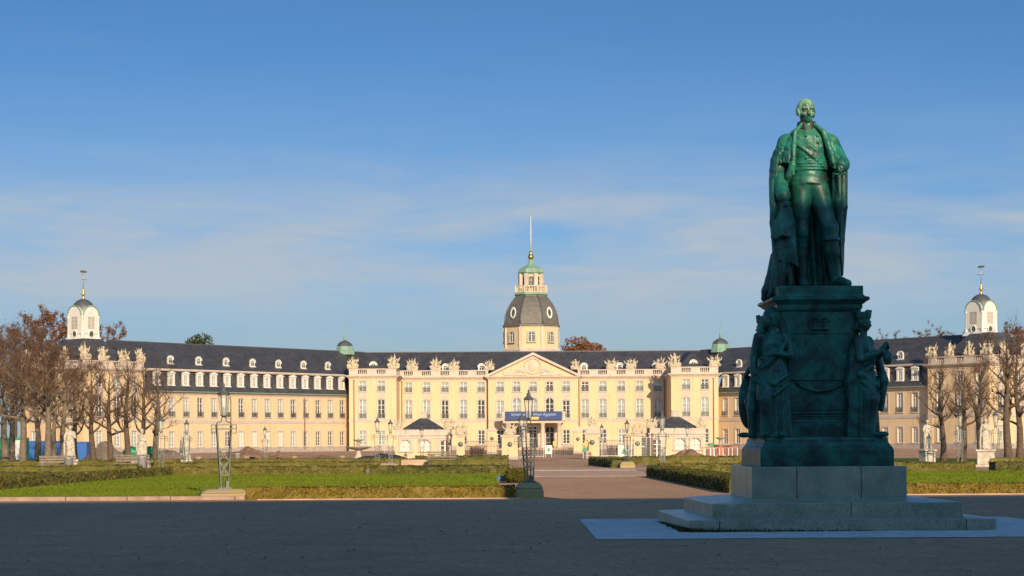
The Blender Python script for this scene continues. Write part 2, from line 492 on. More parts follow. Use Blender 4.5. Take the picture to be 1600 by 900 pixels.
# ------------------------------------------------------------------ sculpted solids
class Sdf:
    def __init__(self, lo, hi, h):
        self.lo, self.h = np.array(lo, float), h
        self.n = np.ceil((np.array(hi, float) - self.lo) / h).astype(int) + 1
        self.F = np.full(self.n, 0.5, np.float32)

    def region(self, lo, hi):
        a = np.maximum(np.floor((np.array(lo) - self.lo) / self.h).astype(int), 0)
        b = np.minimum(np.ceil((np.array(hi) - self.lo) / self.h).astype(int) + 1, self.n)
        ax = [(self.lo[i] + np.arange(a[i], b[i]) * self.h).astype(np.float32) for i in range(3)]
        return (slice(a[0], b[0]), slice(a[1], b[1]), slice(a[2], b[2])), \
            ax[0][:, None, None], ax[1][None, :, None], ax[2][None, None, :]

    def add(self, fn, lo, hi, k=0.03):
        sl, X, Y, Z = self.region(lo, hi)
        d = fn(X, Y, Z)
        f = self.F[sl]
        if k > 0:
            hh = np.clip(0.5 + 0.5 * (f - d) / k, 0, 1)
            self.F[sl] = f + (d - f) * hh - k * hh * (1 - hh)
        else:
            self.F[sl] = np.minimum(f, d)
        return self

    def cut(self, fn, lo, hi, k=0.02):
        sl, X, Y, Z = self.region(lo, hi)
        d = -fn(X, Y, Z)
        f = self.F[sl]
        hh = np.clip(0.5 + 0.5 * (d - f) / k, 0, 1)
        self.F[sl] = f + (d - f) * hh + k * hh * (1 - hh)
        return self

    def ell(self, c, r, k=0.03, rz=0.0, rx=0.0, ry=0.0, cut=False):
        Mx = (Matrix.Rotation(rz, 3, 'Z') @ Matrix.Rotation(rx, 3, 'X') @ Matrix.Rotation(ry, 3, 'Y')).transposed()
        m = max(r) + k + 2 * self.h

        def fn(X, Y, Z):
            x, y, z = X - c[0], Y - c[1], Z - c[2]
            p = [(Mx[i][0] * x + Mx[i][1] * y + Mx[i][2] * z) / r[i] for i in range(3)]
            q = np.sqrt(p[0] ** 2 + p[1] ** 2 + p[2] ** 2)
            g = np.sqrt((p[0] / r[0]) ** 2 + (p[1] / r[1]) ** 2 + (p[2] / r[2]) ** 2) + 1e-6
            return q * (q - 1) / g
        lo = [c[i] - m for i in range(3)]; hi = [c[i] + m for i in range(3)]
        return self.cut(fn, lo, hi, k) if cut else self.add(fn, lo, hi, k)

    def cap(self, a, b, ra, rb=None, k=0.03, flat=1.0, cut=False):
        rb = ra if rb is None else rb
        a, b = np.array(a, float), np.array(b, float)
        ab = b - a
        L2 = float(ab @ ab) + 1e-9
        m = max(ra, rb) + k + 2 * self.h

        def fn(X, Y, Z):
            x, y, z = X - a[0], Y - a[1], Z - a[2]
            t = np.clip((x * ab[0] + y * ab[1] + z * ab[2]) / L2, 0, 1)
            return np.sqrt((x - t * ab[0]) ** 2 + ((y - t * ab[1]) * flat) ** 2 + (z - t * ab[2]) ** 2) - (ra + (rb - ra) * t)
        lo = np.minimum(a, b) - m; hi = np.maximum(a, b) + m
        return self.cut(fn, lo, hi, k) if cut else self.add(fn, lo, hi, k)

    def chain(self, pts, rs, k=0.03):
        for i in range(len(pts) - 1):
            self.cap(pts[i], pts[i + 1], rs[i], rs[i + 1], k)
        return self

    def box(self, c, hs, r=0.02, k=0.02, rz=0.0, ry=0.0, rx=0.0, cut=False):
        Mx = (Matrix.Rotation(rz, 3, 'Z') @ Matrix.Rotation(rx, 3, 'X') @ Matrix.Rotation(ry, 3, 'Y')).transposed()
        m = math.sqrt(sum(x * x for x in hs)) + k + 2 * self.h

        def fn(X, Y, Z):
            x, y, z = X - c[0], Y - c[1], Z - c[2]
            q = [np.abs(Mx[i][0] * x + Mx[i][1] * y + Mx[i][2] * z) - hs[i] + r for i in range(3)]
            out = np.sqrt(np.maximum(q[0], 0) ** 2 + np.maximum(q[1], 0) ** 2 + np.maximum(q[2], 0) ** 2)
            return out + np.minimum(np.maximum(np.maximum(q[0], q[1]), q[2]), 0) - r
        lo = [c[i] - m for i in range(3)]; hi = [c[i] + m for i in range(3)]
        return self.cut(fn, lo, hi, k) if cut else self.add(fn, lo, hi, k)

    def mesh(self, name, mat):
        F, h, lo = self.F, self.h, self.lo
        F = F.copy()
        for ax in range(3):      # close the solid at the grid border
            s = [slice(None)] * 3
            for e in (0, -1):
                s[ax] = e
                F[tuple(s)] = np.maximum(F[tuple(s)], 1e-3)
        S = F < 0
        c = [S[i:S.shape[0] - 1 + i, j:S.shape[1] - 1 + j, k:S.shape[2] - 1 + k] for i in (0, 1) for j in (0, 1) for k in (0, 1)]
        cnt = sum(x.astype(np.int8) for x in c)
        act = (cnt > 0) & (cnt < 8)
        idx = np.argwhere(act)
        ids = np.full(act.shape, -1, np.int64)
        ids[act] = np.arange(len(idx))
        acc = np.zeros((len(idx), 3)); num = np.zeros(len(idx))
        corners = [(i, j, k) for i in (0, 1) for j in (0, 1) for k in (0, 1)]
        for a in corners:
            for ax in range(3):
                if a[ax] == 1: continue
                b = list(a); b[ax] = 1
                fa = F[idx[:, 0] + a[0], idx[:, 1] + a[1], idx[:, 2] + a[2]]
                fb = F[idx[:, 0] + b[0], idx[:, 1] + b[1], idx[:, 2] + b[2]]
                m = (fa < 0) != (fb < 0)
                t = np.where(m, fa / np.where(m, fa - fb, 1), 0)
                p = np.tile(np.array(a, float), (len(idx), 1))
                p[:, ax] = t
                acc[m] += p[m]; num[m] += 1
        V = (idx + acc / num[:, None]) * h + lo
        quads = []
        for ax in range(3):
            o1, o2 = (ax + 1) % 3, (ax + 2) % 3
            s0 = [slice(1, -1)] * 3; s1 = [slice(1, -1)] * 3
            s0[ax] = slice(0, -1); s1[ax] = slice(1, None)
            A, B = S[tuple(s0)], S[tuple(s1)]
            e = np.argwhere(A != B)
            if not len(e): continue
            sgn = A[e[:, 0], e[:, 1], e[:, 2]]
            base = e.copy()
            base[:, o1] += 1; base[:, o2] += 1
            q = []
            for d1, d2 in ((-1, -1), (0, -1), (0, 0), (-1, 0)):
                cc = base.copy(); cc[:, o1] += d1; cc[:, o2] += d2
                q.append(ids[cc[:, 0], cc[:, 1], cc[:, 2]])
            q = np.stack(q, 1)
            q[~sgn] = q[~sgn][:, ::-1]
            quads.append(q)
        Q = np.concatenate(quads)
        Q = Q[(Q >= 0).all(1)]
        # keep only the largest connected piece: the figure itself
        lab = np.arange(len(V))
        ed = np.concatenate([Q[:, [0, 1]], Q[:, [1, 2]], Q[:, [2, 3]]])
        for _ in range(400):
            m = np.minimum(lab[ed[:, 0]], lab[ed[:, 1]])
            new = lab.copy()
            np.minimum.at(new, ed[:, 0], m); np.minimum.at(new, ed[:, 1], m)
            new = new[new]
            if (new == lab).all(): break
            lab = new
        vals, counts = np.unique(lab, return_counts=True)
        if len(vals) > 1:
            keep = lab == vals[counts.argmax()]
            remap = np.cumsum(keep) - 1
            Q = Q[keep[Q].all(1)]
            Q = remap[Q]; V = V[keep]
        return mesh_np(name, V, Q, mat)


def polyz(zs, vs):
    return lambda Z: np.interp(Z, zs, vs).astype(np.float32)


def hand(s, wrist, d, up, side, L=0.2, curl=0.6, w=0.5, thumb=1):
    """palm, four bent fingers of different length and a thumb leaving the side of the palm"""
    wrist, d, up, side = (np.array(q, float) for q in (wrist, d, up, side))
    pc = wrist + d * L * 0.28
    s.cap(wrist, pc + d * L * 0.12, L * 0.15, L * 0.2, 0.02)
    for i, (o, ln) in enumerate(((-1.5, 0.78), (-0.5, 0.95), (0.5, 0.9), (1.5, 0.72))):
        a = wrist + d * L * 0.45 + side * o * L * 0.125
        b = a + (d * math.cos(curl * .6) - up * math.sin(curl * .6)) * L * 0.3 * ln
        c = b + (d * math.cos(curl * 1.7) - up * math.sin(curl * 1.7)) * L * 0.25 * ln
        e = c + (d * math.cos(curl * 2.6) - up * math.sin(curl * 2.6)) * L * 0.16 * ln
        r = L * 0.066
        s.chain([a, b, c, e], [r, r, r * .9, r * .75], 0.006)
    a = wrist + d * L * 0.15 + side * thumb * L * 0.17
    b = a + d * L * 0.2 + side * thumb * L * 0.16 - up * L * 0.05
    c = b + d * L * 0.22 - side * thumb * L * 0.02 - up * L * 0.12
    s.chain([a, b, c], [L * .085, L * .075, L * .055], 0.012)


def head(s, c, u, yaw=0.0, beard=False, bald=True):
    """head of height 2u*... centred at c, face towards -Y turned by yaw"""
    cy, sy = math.cos(yaw), math.sin(yaw)

    def P(x, y, z):
        return (c[0] + (x * cy - y * sy) * u, c[1] + (x * sy + y * cy) * u, c[2] + z * u)

    def E(p, r, k=0.03, cut=False):
        s.ell(P(*p), tuple(q * u for q in r), k * u * 2, rz=yaw, cut=cut)
    E((0, 0.06, 0.22), (0.72, 0.86, 0.78))                      # skull
    E((0, -0.16, -0.25), (0.56, 0.62, 0.72), 0.1)               # face
    E((0, -0.42, -0.72), (0.34, 0.30, 0.24), 0.12)              # chin
    s.cap(P(-0.40, -0.70, 0.10), P(0.40, -0.70, 0.10), 0.13 * u, 0.13 * u, 0.1 * u)  # brow
    for sx in (-1, 1):
        E((sx * 0.29, -0.80, -0.08), (0.17, 0.15, 0.12), 0.04, True)      # socket
        E((sx * 0.29, -0.66, -0.09), (0.12, 0.12, 0.10), 0.02)            # eyeball
        E((sx * 0.40, -0.55, -0.36), (0.20, 0.2, 0.18), 0.08)             # cheek
        E((sx * 0.74, 0.08, -0.12), (0.10, 0.2, 0.26), 0.04)              # ear
    s.chain([P(0, -0.72, 0.02), P(0, -0.90, -0.22), P(0, -1.0, -0.36)], [0.08 * u, 0.1 * u, 0.14 * u], 0.05 * u)   # nose
    E((0, -0.80, -0.56), (0.22, 0.10, 0.07), 0.03)              # upper lip
    E((0, -0.77, -0.68), (0.18, 0.10, 0.06), 0.03)              # lower lip
    s.cap(P(-0.2, -0.84, -0.615), P(0.2, -0.84, -0.615), 0.03 * u, 0.03 * u, 0.02 * u, cut=True)
    if beard:
        for sx in (-1, 1):
            s.cap(P(0, -0.88, -0.47), P(sx * 0.34, -0.74, -0.58), 0.055 * u, 0.035 * u, 0.06 * u)   # moustache
            s.cap(P(sx * 0.66, -0.12, 0.0), P(sx * 0.58, -0.25, -0.5), 0.13 * u, 0.1 * u, 0.06 * u)  # whiskers
            s.ell(P(sx * 0.6, 0.3, 0.05), (0.2 * u, 0.4 * u, 0.42 * u), 0.05 * u)
    if not bald:
        E((0, 0.18, 0.34), (0.82, 0.90, 0.80), 0.06)
        E((0, 0.75, -0.1), (0.45, 0.4, 0.5), 0.08)


def draped_woman(name, mat, crown=False, veil=False, pose='across', h=0.014, H=2.25, seed=0):
    """long-robed standing figure, face to -Y, feet at z = 0"""
    k = H / 2.25
    s = Sdf((-0.62 * k, -0.60 * k, -0.02), (0.62 * k, 0.56 * k, 2.32 * k), h)
    rx = polyz([0, 0.1, 0.7, 1.15, 1.38, 1.5], [0.315 * k, 0.30 * k, 0.265 * k, 0.245 * k, 0.185 * k, 0.19 * k])
    ry = polyz([0, 0.1, 0.7, 1.15, 1.38, 1.5], [0.29 * k, 0.275 * k, 0.24 * k, 0.21 * k, 0.15 * k, 0.15 * k])
    ph = seed * 1.7

    def skirt(X, Y, Z):
        z = Z / k
        a, b = rx(z), ry(z)
        th = np.arctan2(Y / b, X / a)
        amp = 0.10 * (1 - sstep(0.9, 1.4, z)) + 0.015
        f = 1 + amp * (0.55 * np.sin(9 * th + ph + 1.2 * np.sin(2 * z + ph)) + 0.45 * np.sin(15 * th + 2 * ph - 0.8 * z))
        q = np.sqrt((X / a) ** 2 + (Y / b) ** 2)
        d = (q - f) * np.minimum(a, b) * 0.8
        return np.maximum(np.maximum(d, -Z), Z - 1.5 * k).astype(np.float32)
    s.add(skirt, (-0.55 * k, -0.5 * k, -0.02), (0.55 * k, 0.5 * k, 1.56 * k), 0)
    p = lambda x, y, z: (x * k, y * k, z * k)
    # bent knee under the cloth, feet
    s.chain([p(-0.11, -0.06, 1.12), p(-0.13, -0.24, 0.66), p(-0.14, -0.17, 0.08)], [0.13 * k, 0.10 * k, 0.09 * k], 0.08)
    s.ell(p(-0.14, -0.36, 0.05), (0.06 * k, 0.12 * k, 0.05 * k), 0.02)
    s.ell(p(0.13, -0.31, 0.05), (0.06 * k, 0.12 * k, 0.05 * k), 0.02)
    # chest
    s.ell(p(0, 0.0, 1.56), (0.20 * k, 0.145 * k, 0.26 * k), 0.05)
    for sx in (-1, 1):
        s.ell(p(sx * 0.085, -0.10, 1.59), (0.08 * k, 0.06 * k, 0.08 * k), 0.06)
        s.ell(p(sx * 0.2, 0.0, 1.72), (0.09 * k, 0.085 * k, 0.09 * k), 0.05)
    s.cap(p(0, 0.0, 1.72), p(0, -0.02, 1.92), 0.075 * k, 0.06 * k, 0.03)
    # girdle and mantle rolls
    s.chain([p(-0.20, -0.06, 1.36), p(0, -0.17, 1.33), p(0.2, -0.06, 1.38)], [0.035 * k] * 3, 0.02)
    s.chain([p(0.24, -0.05, 1.70), p(0.13, -0.17, 1.48), p(-0.1, -0.2, 1.24), p(-0.27, -0.06, 1.12)], [0.04 * k, 0.045 * k, 0.055 * k, 0.06 * k], 0.03)
    s.chain([p(-0.27, -0.10, 1.10), p(0.0, -0.27, 0.92), p(0.24, -0.14, 1.06)], [0.04 * k, 0.045 * k, 0.04 * k], 0.03)
    s.chain([p(-0.28, -0.12, 0.98), p(0.0, -0.29, 0.72), p(0.26, -0.12, 0.92)], [0.03 * k, 0.035 * k, 0.03 * k], 0.03)
    # mantle at the back
    s.chain([p(0.13, 0.10, 1.7), p(0.16, 0.15, 1.0), p(0.17, 0.16, 0.12)], [0.08 * k, 0.10 * k, 0.10 * k], 0.10)
    s.chain([p(-0.13, 0.10, 1.7), p(-0.16, 0.15, 1.0), p(-0.17, 0.16, 0.12)], [0.08 * k, 0.10 * k, 0.10 * k], 0.10)
    ar = 0.068 * k
    if pose == 'across':        # one forearm laid across the waist, the other arm hanging
        s.chain([p(0.24, 0.0, 1.72), p(0.31, -0.02, 1.40), p(0.06, -0.24, 1.42)], [0.08 * k, ar, 0.05 * k], 0.03)
        hand(s, p(0.06, -0.24, 1.42), (-1, -0.1, 0.05), (0, -1, 0), (0, 0, 1), 0.17 * k, 0.5)
        s.chain([p(-0.24, 0.0, 1.72), p(-0.32, 0.02, 1.38), p(-0.33, -0.1, 1.08)], [0.08 * k, ar, 0.05 * k], 0.03)
        hand(s, p(-0.33, -0.1, 1.08), (0.05, -0.25, -0.95), (-1, 0, 0), (0, 1, 0), 0.17 * k, 0.6)
        s.chain([p(-0.34, -0.14, 0.98), p(-0.36, -0.08, 0.5), p(-0.33, -0.04, 0.06)], [0.05 * k, 0.08 * k, 0.09 * k], 0.03)
    elif pose == 'offer':       # both forearms forward, hands together round a shell
        for sx in (-1, 1):
            s.chain([p(sx * 0.24, 0.0, 1.72), p(sx * 0.28, -0.08, 1.40), p(sx * 0.07, -0.40, 1.52)], [0.08 * k, ar, 0.05 * k], 0.03)
            hand(s, p(sx * 0.07, -0.40, 1.52), (-sx * 0.2, -0.3, 0.9), (sx, 0, 0), (0, 1, 0), 0.18 * k, 0.35, thumb=-sx)
        s.ell(p(0, -0.47, 1.40), (0.10 * k, 0.08 * k, 0.13 * k), 0.03)
        s.chain([p(0.2, -0.2, 1.36), p(0.22, -0.30, 1.0), p(0.16, -0.27, 0.5)], [0.07 * k, 0.08 * k, 0.05 * k], 0.04)
    elif pose == 'raised':      # garden figures: one arm up by the head
        s.chain([p(0.22, 0.0, 1.72), p(0.36, -0.04, 1.86), p(0.24, -0.10, 2.12)], [0.08 * k, ar, 0.05 * k], 0.03)
        hand(s, p(0.24, -0.10, 2.12), (-0.6, 0, 0.8), (0, -1, 0), (0.8, 0, 0.6), 0.16 * k, 0.5)
        s.chain([p(-0.24, 0.0, 1.72), p(-0.34, 0.0, 1.40), p(-0.22, -0.2, 1.2)], [0.08 * k, ar, 0.05 * k], 0.03)
        hand(s, p(-0.22, -0.2, 1.2), (0.8, -0.4, -0.1), (0, 0, 1), (0, 1, 0), 0.16 * k, 0.5)
    else:                       # staff held at the side, hand on a shield
        s.chain([p(-0.24, 0.0, 1.72), p(-0.36, -0.06, 1.44), p(-0.38, -0.22, 1.22)], [0.08 * k, ar, 0.05 * k], 0.03)
        hand(s, p(-0.38, -0.22, 1.22), (0, -0.7, -0.6), (0, -0.7, 0.7), (1, 0, 0), 0.17 * k, 0.8)
        s.ell(p(-0.40, -0.20, 0.66), (0.09 * k, 0.2 * k, 0.5 * k), 0.03)
        s.chain([p(0.24, 0.0, 1.72), p(0.30, -0.06, 1.40), p(0.10, -0.22, 1.52)], [0.08 * k, ar, 0.05 * k], 0.03)
        hand(s, p(0.10, -0.22, 1.52), (-0.9, -0.1, 0.3), (0, -1, 0), (0.3, 0, 0.9), 0.17 * k, 0.5)
    hc = p(0.0, -0.03, 2.03)
    head(s, hc, 0.135 * k, yaw=0.15 * (1 if seed % 2 else -1), bald=False)
    s.ell(p(0, 0.10, 1.96), (0.08 * k, 0.07 * k, 0.10 * k), 0.05)     # knot of hair
    if crown:
        s.add(lambda X, Y, Z: np.maximum(np.abs(np.sqrt(X ** 2 + (Y - 0.0) ** 2) - 0.115 * k - 0.12 * (Z - 2.12 * k)) - 0.03 * k, np.abs(Z - 2.19 * k) - 0.075 * k),
              p(-0.2, -0.2, 2.08), p(0.2, 0.2, 2.30), 0.01)
        for i in range(6):
            a = PI / 6 + i * PI / 3
            s.box(p(0.135 * math.cos(a), 0.135 * math.sin(a), 2.265), (0.045 * k, 0.05 * k, 0.035 * k), 0.008, 0.006, rz=a, cut=True)
    if veil:
        s.ell(p(0, 0.05, 2.04), (0.165 * k, 0.17 * k, 0.2 * k), 0.03)
        s.chain([p(-0.15, 0.05, 2.0), p(-0.19, 0.05, 1.75), p(-0.24, 0.08, 1.45)], [0.06 * k, 0.08 * k, 0.08 * k], 0.03)
        s.chain([p(0.15, 0.05, 2.0), p(0.19, 0.05, 1.75), p(0.24, 0.08, 1.5)], [0.06 * k, 0.08 * k, 0.08 * k], 0.03)
    return s.mesh(name, mat)


def trophy(name, mat, seed, w=2.7, hh=2.6, h=0.06):
    """carved group of armour, shields and flags, or a seated figure among them"""
    rnd = random.Random(seed)
    s = Sdf((-w / 2 - .4, -0.8, -0.05), (w / 2 + .4, 0.8, hh + 0.7), h)
    s.ell((0, 0, 0.15), (w * 0.40, 0.42, 0.22), 0.1)
    if seed % 3 == 1:            # pair of seated children
        for sx in (-1, 1):
            x = sx * w * 0.2
            s.ell((x, 0, 0.75), (0.36, 0.32, 0.5), 0.1)
            s.ell((x * 0.9, -0.1, 1.45), (0.21, 0.22, 0.25), 0.08)
            s.chain([(x, -0.2, 0.5), (x + sx * .3, -0.45, 0.5), (x + sx * .35, -0.45, 0.15)], [.16, .14, .1], .06)
            s.chain([(x + sx * .25, -0.05, 1.1), (x + sx * .6, -0.1, 1.25), (x + sx * .75, -0.1, 1.65)], [.13, .1, .08], .06)
        s.ell((0, 0, 0.6), (0.5, 0.35, 0.55), 0.15)
    elif seed % 3 == 2:          # standing figure leaning on arms
        s.chain([(0.1, 0, 0.2), (0.08, 0, 1.1), (0, 0, 1.7)], [.34, .27, .25], .1)
        s.ell((-0.02, -0.05, 2.15), (0.2, 0.21, 0.25), .08)
        s.chain([(0.22, 0, 1.7), (0.6, -0.1, 1.5), (0.9, -0.1, 1.9)], [.14, .12, .09], .06)
        s.chain([(-0.22, 0, 1.7), (-0.55, -0.1, 1.25), (-0.75, -0.1, 0.8)], [.14, .12, .1], .06)
        s.ell((-0.75, 0, 0.55), (0.42, 0.2, 0.5), .1)
        s.ell((0.75, 0, 0.45), (0.4, 0.25, 0.4), .1)
    else:                        # cuirass with crossed flags
        s.ell((0, 0, 0.85), (0.42, 0.34, 0.6), 0.1)
        s.ell((0, 0, 1.55), (0.22, 0.24, 0.26), 0.05)
        s.ell((0, 0.05, 1.95), (0.08, 0.26, 0.24), 0.05)
        for sx in (-1, 1):
            s.ell((sx * 0.72, -0.12, 0.55), (0.40, 0.12, 0.48), 0.08, ry=sx * 0.3)
    n = 9 if seed % 3 == 0 else 6
    for i in range(n):
        a = (i - (n - 1) / 2) / max(1, (n - 1) / 2) * 1.05 + rnd.uniform(-.12, .12)
        L = hh * rnd.uniform(0.75, 1.05)
        tip = (math.sin(a) * L * w / hh * 0.52, 0.22 + rnd.uniform(-.1, .1), max(0.7, math.cos(a * 0.75) * L))
        s.cap((math.sin(a) * 0.25, 0.18, 0.4), tip, 0.085, 0.04, 0.04)
        m = 0.72
        q = (tip[0] * m, tip[1], tip[2] * m + 0.1)
        s.ell(q, (0.15, 0.09, 0.26), 0.05, ry=a + rnd.uniform(-.5, .5))
    for i in range(6):
        s.ell((rnd.uniform(-w * .4, w * .4), rnd.uniform(-.3, -.1), rnd.uniform(.25, .8)), (rnd.uniform(.12, .24),) * 3, .05)
    return s.mesh(name, mat)
# ------------------------------------------------------------------ the bronze ruler
def zx(px): return (px - 357) * 0.004333
def zz(py): return (861.5 - py) * 0.004333


def robed_man():
    H = 0.0135
    # ---- body: head, uniform, arms, legs as one figure
    s = Sdf((-0.95, -0.72, -0.02), (0.95, 0.55, 3.60), H)
    # legs: weight on the one at the viewer's left, the other set forward and outward
    s.chain([(-0.13, 0.02, 1.92), (-0.15, -0.02, 1.08), (-0.14, 0.05, 0.62), (-0.12, 0.02, 0.14)], [0.215, 0.145, 0.140, 0.095], 0.05)
    s.chain([(0.17, 0.0, 1.90), (0.36, -0.22, 1.12), (0.43, -0.16, 0.66), (0.50, -0.12, 0.16)], [0.22, 0.150, 0.145, 0.098], 0.05)
    s.ell((0.42, -0.23, 1.10), (0.12, 0.10, 0.15), 0.05)
    s.ell((-0.14, -0.12, 1.06), (0.12, 0.09, 0.15), 0.05)
    # boots: tops, heels and toes
    for (x, y, z, r) in ((-0.145, 0.02, 0.90, 0.165), (0.40, -0.20, 0.90, 0.168)):
        s.add(lambda X, Y, Z, x=x, y=y, z=z, r=r: np.maximum(np.sqrt((X - x) ** 2 + (Y - y) ** 2) - r, np.abs(Z - z) - 0.035).astype(np.float32),
              (x - .25, y - .25, z - .1), (x + .25, y + .25, z + .1), 0.025)
    s.chain([(-0.12, 0.05, 0.10), (-0.13, -0.20, 0.09), (-0.15, -0.40, 0.06)], [0.10, 0.095, 0.07], 0.03)
    s.chain([(0.50, -0.08, 0.10), (0.58, -0.30, 0.09), (0.66, -0.50, 0.06)], [0.105, 0.10, 0.072], 0.03)
    # hips and uniform coat
    s.ell((0.03, 0.02, 1.98), (0.335, 0.25, 0.26), 0.06)
    band_n = Vector((0.62, 0, 0.78)).normalized()

    def torso(X, Y, Z):
        a = np.interp(Z, [1.9, 2.15, 2.35, 2.6, 2.8, 2.95, 3.05], [.36, .325, .345, .42, .42, .26, .15]).astype(np.float32)
        b = np.interp(Z, [1.9, 2.15, 2.35, 2.6, 2.8, 2.95, 3.05], [.27, .265, .29, .315, .27, .17, .13]).astype(np.float32)
        x, y = X - 0.02, Y - 0.02
        q = np.sqrt((x / a) ** 2 + (y / b) ** 2)
        d = (q - 1) * np.minimum(a, b)
        front = sstep(0.05, -0.15, Y)
        # broad ribbon running from one shoulder to the other hip
        w = x * band_n.x + (Z - 2.50) * band_n.z
        d = d - 0.028 * front * (1 - sstep(0.085, 0.10, np.abs(w)))
        d = d - 0.008 * front * (1 - sstep(0.012, 0.02, np.abs(np.abs(w) - 0.06)))
        # wound waist sash with folds
        ws = 1 - sstep(0.075, 0.095, np.abs(Z - 2.245 - 0.03 * x))
        d = d - ws * (0.032 + 0.010 * np.sin(Z * 130 + 3 * x))
        # coat front edge and skirt edge
        d = d + 0.012 * np.exp(-((x - 0.035) / 0.012) ** 2) * sstep(2.33, 2.38, Z) * front
        d = d + 0.006 * np.sin(Z * 38 + 6 * X) * front * (1 - sstep(2.30, 2.75, Z))
        return np.maximum(np.maximum(d, Z - 3.04), 1.92 - Z).astype(np.float32)
    s.add(torso, (-.55, -.5, 1.88), (.55, .45, 3.08), 0.04)
    for z in (2.38, 2.52, 2.66, 2.79):
        for x in (-0.085, 0.135):
            yb = 0.02 - np.interp(z, [2.35, 2.6, 2.8], [.29, .315, .27]) * math.sqrt(max(0, 1 - ((x - .02) / .42) ** 2)) - 0.012
            s.ell((x, yb, z), (0.026, 0.022, 0.026), 0.006)
    # orders on the chest
    s.ell((0.24, -0.235, 2.60), (0.055, 0.02, 0.055), 0.006, rz=0.6)
    # shoulders and arms
    for sx in (-1, 1):
        s.ell((sx * 0.40, 0.03, 2.72), (0.17, 0.16, 0.15), 0.06)
    s.chain([(-0.43, 0.03, 2.68), (-0.60, 0.02, 2.18), (-0.55, -0.24, 1.78), (-0.53, -0.33, 1.64)], [0.165, 0.145, 0.13, 0.105], 0.04)
    s.cap((-0.545, -0.26, 1.74), (-0.535, -0.30, 1.69), 0.135, 0.14, 0.012)
    hand(s, (-0.53, -0.34, 1.62), (0.18, -0.28, -0.94), (0.2, -1, 0.1), (1, 0.15, 0.1), 0.30, 0.75, thumb=1)
    s.chain([(0.45, 0.03, 2.68), (0.67, 0.05, 2.30), (0.60, -0.28, 2.25)], [0.165, 0.14, 0.105], 0.04)
    s.cap((0.635, -0.14, 2.27), (0.62, -0.20, 2.262), 0.135, 0.14, 0.012)
    hand(s, (0.60, -0.30, 2.25), (-0.42, -0.75, -0.50), (-0.3, -0.5, 0.8), (0.85, -0.45, 0.1), 0.28, 0.95, thumb=-1)
    # neck, collar with open points
    s.cap((-0.02, 0.03, 2.90), (-0.035, 0.0, 3.12), 0.125, 0.115, 0.03)

    def collar(X, Y, Z):
        r = 0.155 + 0.10 * (3.06 - Z)
        ring = np.abs(np.sqrt((X + 0.025) ** 2 + (Y - 0.02) ** 2) - r) - 0.026
        d = np.maximum(ring, np.abs(Z - 3.0) - 0.085)
        gap = np.abs(X + 0.025) - (Z - 2.90) * 0.42
        return np.where(Y < 0, np.maximum(d, -gap), d).astype(np.float32)
    sc = Sdf((-.3, -.3, 2.86), (.3, .3, 3.14), 0.012)
    sc.add(collar, (-.3, -.3, 2.86), (.3, .3, 3.14), 0)
    collar_me = sc.mesh('collar', M['darkbronze'])
    head(s, (-0.04, -0.02, 3.285), 0.228, yaw=0.12, beard=True, bald=True)
    body = s.mesh('figure', M['bronze_top'])

    # ---- long cloak falling behind
    s = Sdf((-1.0, -0.75, -0.25), (1.0, 0.75, 2.9), 0.016)
    za = [-0.2, 0.0, 0.15, 0.5, 1.0, 1.6, 2.0, 2.4, 2.7, 2.85]
    xl = polyz(za, [-.84, -.80, -.72, -.665, -.68, -.755, -.765, -.73, -.55, -.3])
    xr = polyz(za, [.62, .62, .635, .655, .67, .705, .745, .72, .52, .3])
    yb = polyz(za, [.60, .60, .58, .55, .52, .48, .44, .38, .30, .2])

    def cloak(X, Y, Z):
        l, r, b = xl(Z), xr(Z), yb(Z)
        cx, a = (l + r) / 2, (r - l) / 2
        th = np.arctan2(Y - 0.02, X - cx)
        amp = 0.02 + 0.055 * (1 - sstep(0.2, 2.5, Z))
        f = 1 + amp * (0.6 * np.sin(13 * th + 1.1 * Z) + 0.4 * np.sin(23 * th - 0.7 * Z + 1.0))
        q = np.sqrt(((X - cx) / a) ** 2 + ((Y - 0.02) / b) ** 2)
        d = (q - f) * np.minimum(a, b) * 0.85
        u = np.abs(X - cx) / a
        yf = 0.12 - 0.40 * sstep(0.62, 0.95, u) * sstep(0.1, 0.6, Z) + 0.03 * np.sin(30 * X + 2 * Z)
        d = np.maximum(d, yf - Y)
        d = np.maximum(d, Z - 2.82)
        # the hem rests on the plinth; only at the left corner does it hang over
        floor = np.where(X < -0.70, -0.19, -0.005)
        return np.maximum(d, floor - Z).astype(np.float32)
    s.add(cloak, (-1, -.75, -.25), (1, .75, 2.9), 0)
    # heavy folds at the front edges
    s.chain([(-0.69, -0.10, 1.95), (-0.71, -0.16, 1.2), (-0.64, -0.16, 0.45), (-0.72, -0.20, 0.0), (-0.80, -0.22, -0.14)], [.07, .07, .07, .08, .05], .03)
    s.chain([(-0.55, -0.18, 1.35), (-0.58, -0.22, 0.8), (-0.54, -0.25, 0.3), (-0.60, -0.28, 0.04)], [.04, .07, .08, .06], .03)
    s.chain([(-0.42, -0.16, 1.25), (-0.43, -0.20, 0.7), (-0.40, -0.22, 0.06)], [.035, .06, .07], .03)
    s.chain([(0.66, -0.14, 2.20), (0.68, -0.10, 1.5), (0.63, -0.08, 0.9), (0.61, -0.06, 0.35)], [.08, .06, .055, .05], .03)
    s.chain([(0.56, -0.30, 2.12), (0.55, -0.20, 1.6), (0.57, -0.08, 1.1), (0.58, -0.02, 0.4)], [.06, .075, .06, .05], .03)
    s.chain([(0.47, -0.26, 2.10), (0.49, -0.12, 1.6), (0.52, -0.02, 1.0)], [.05, .06, .05], .03)
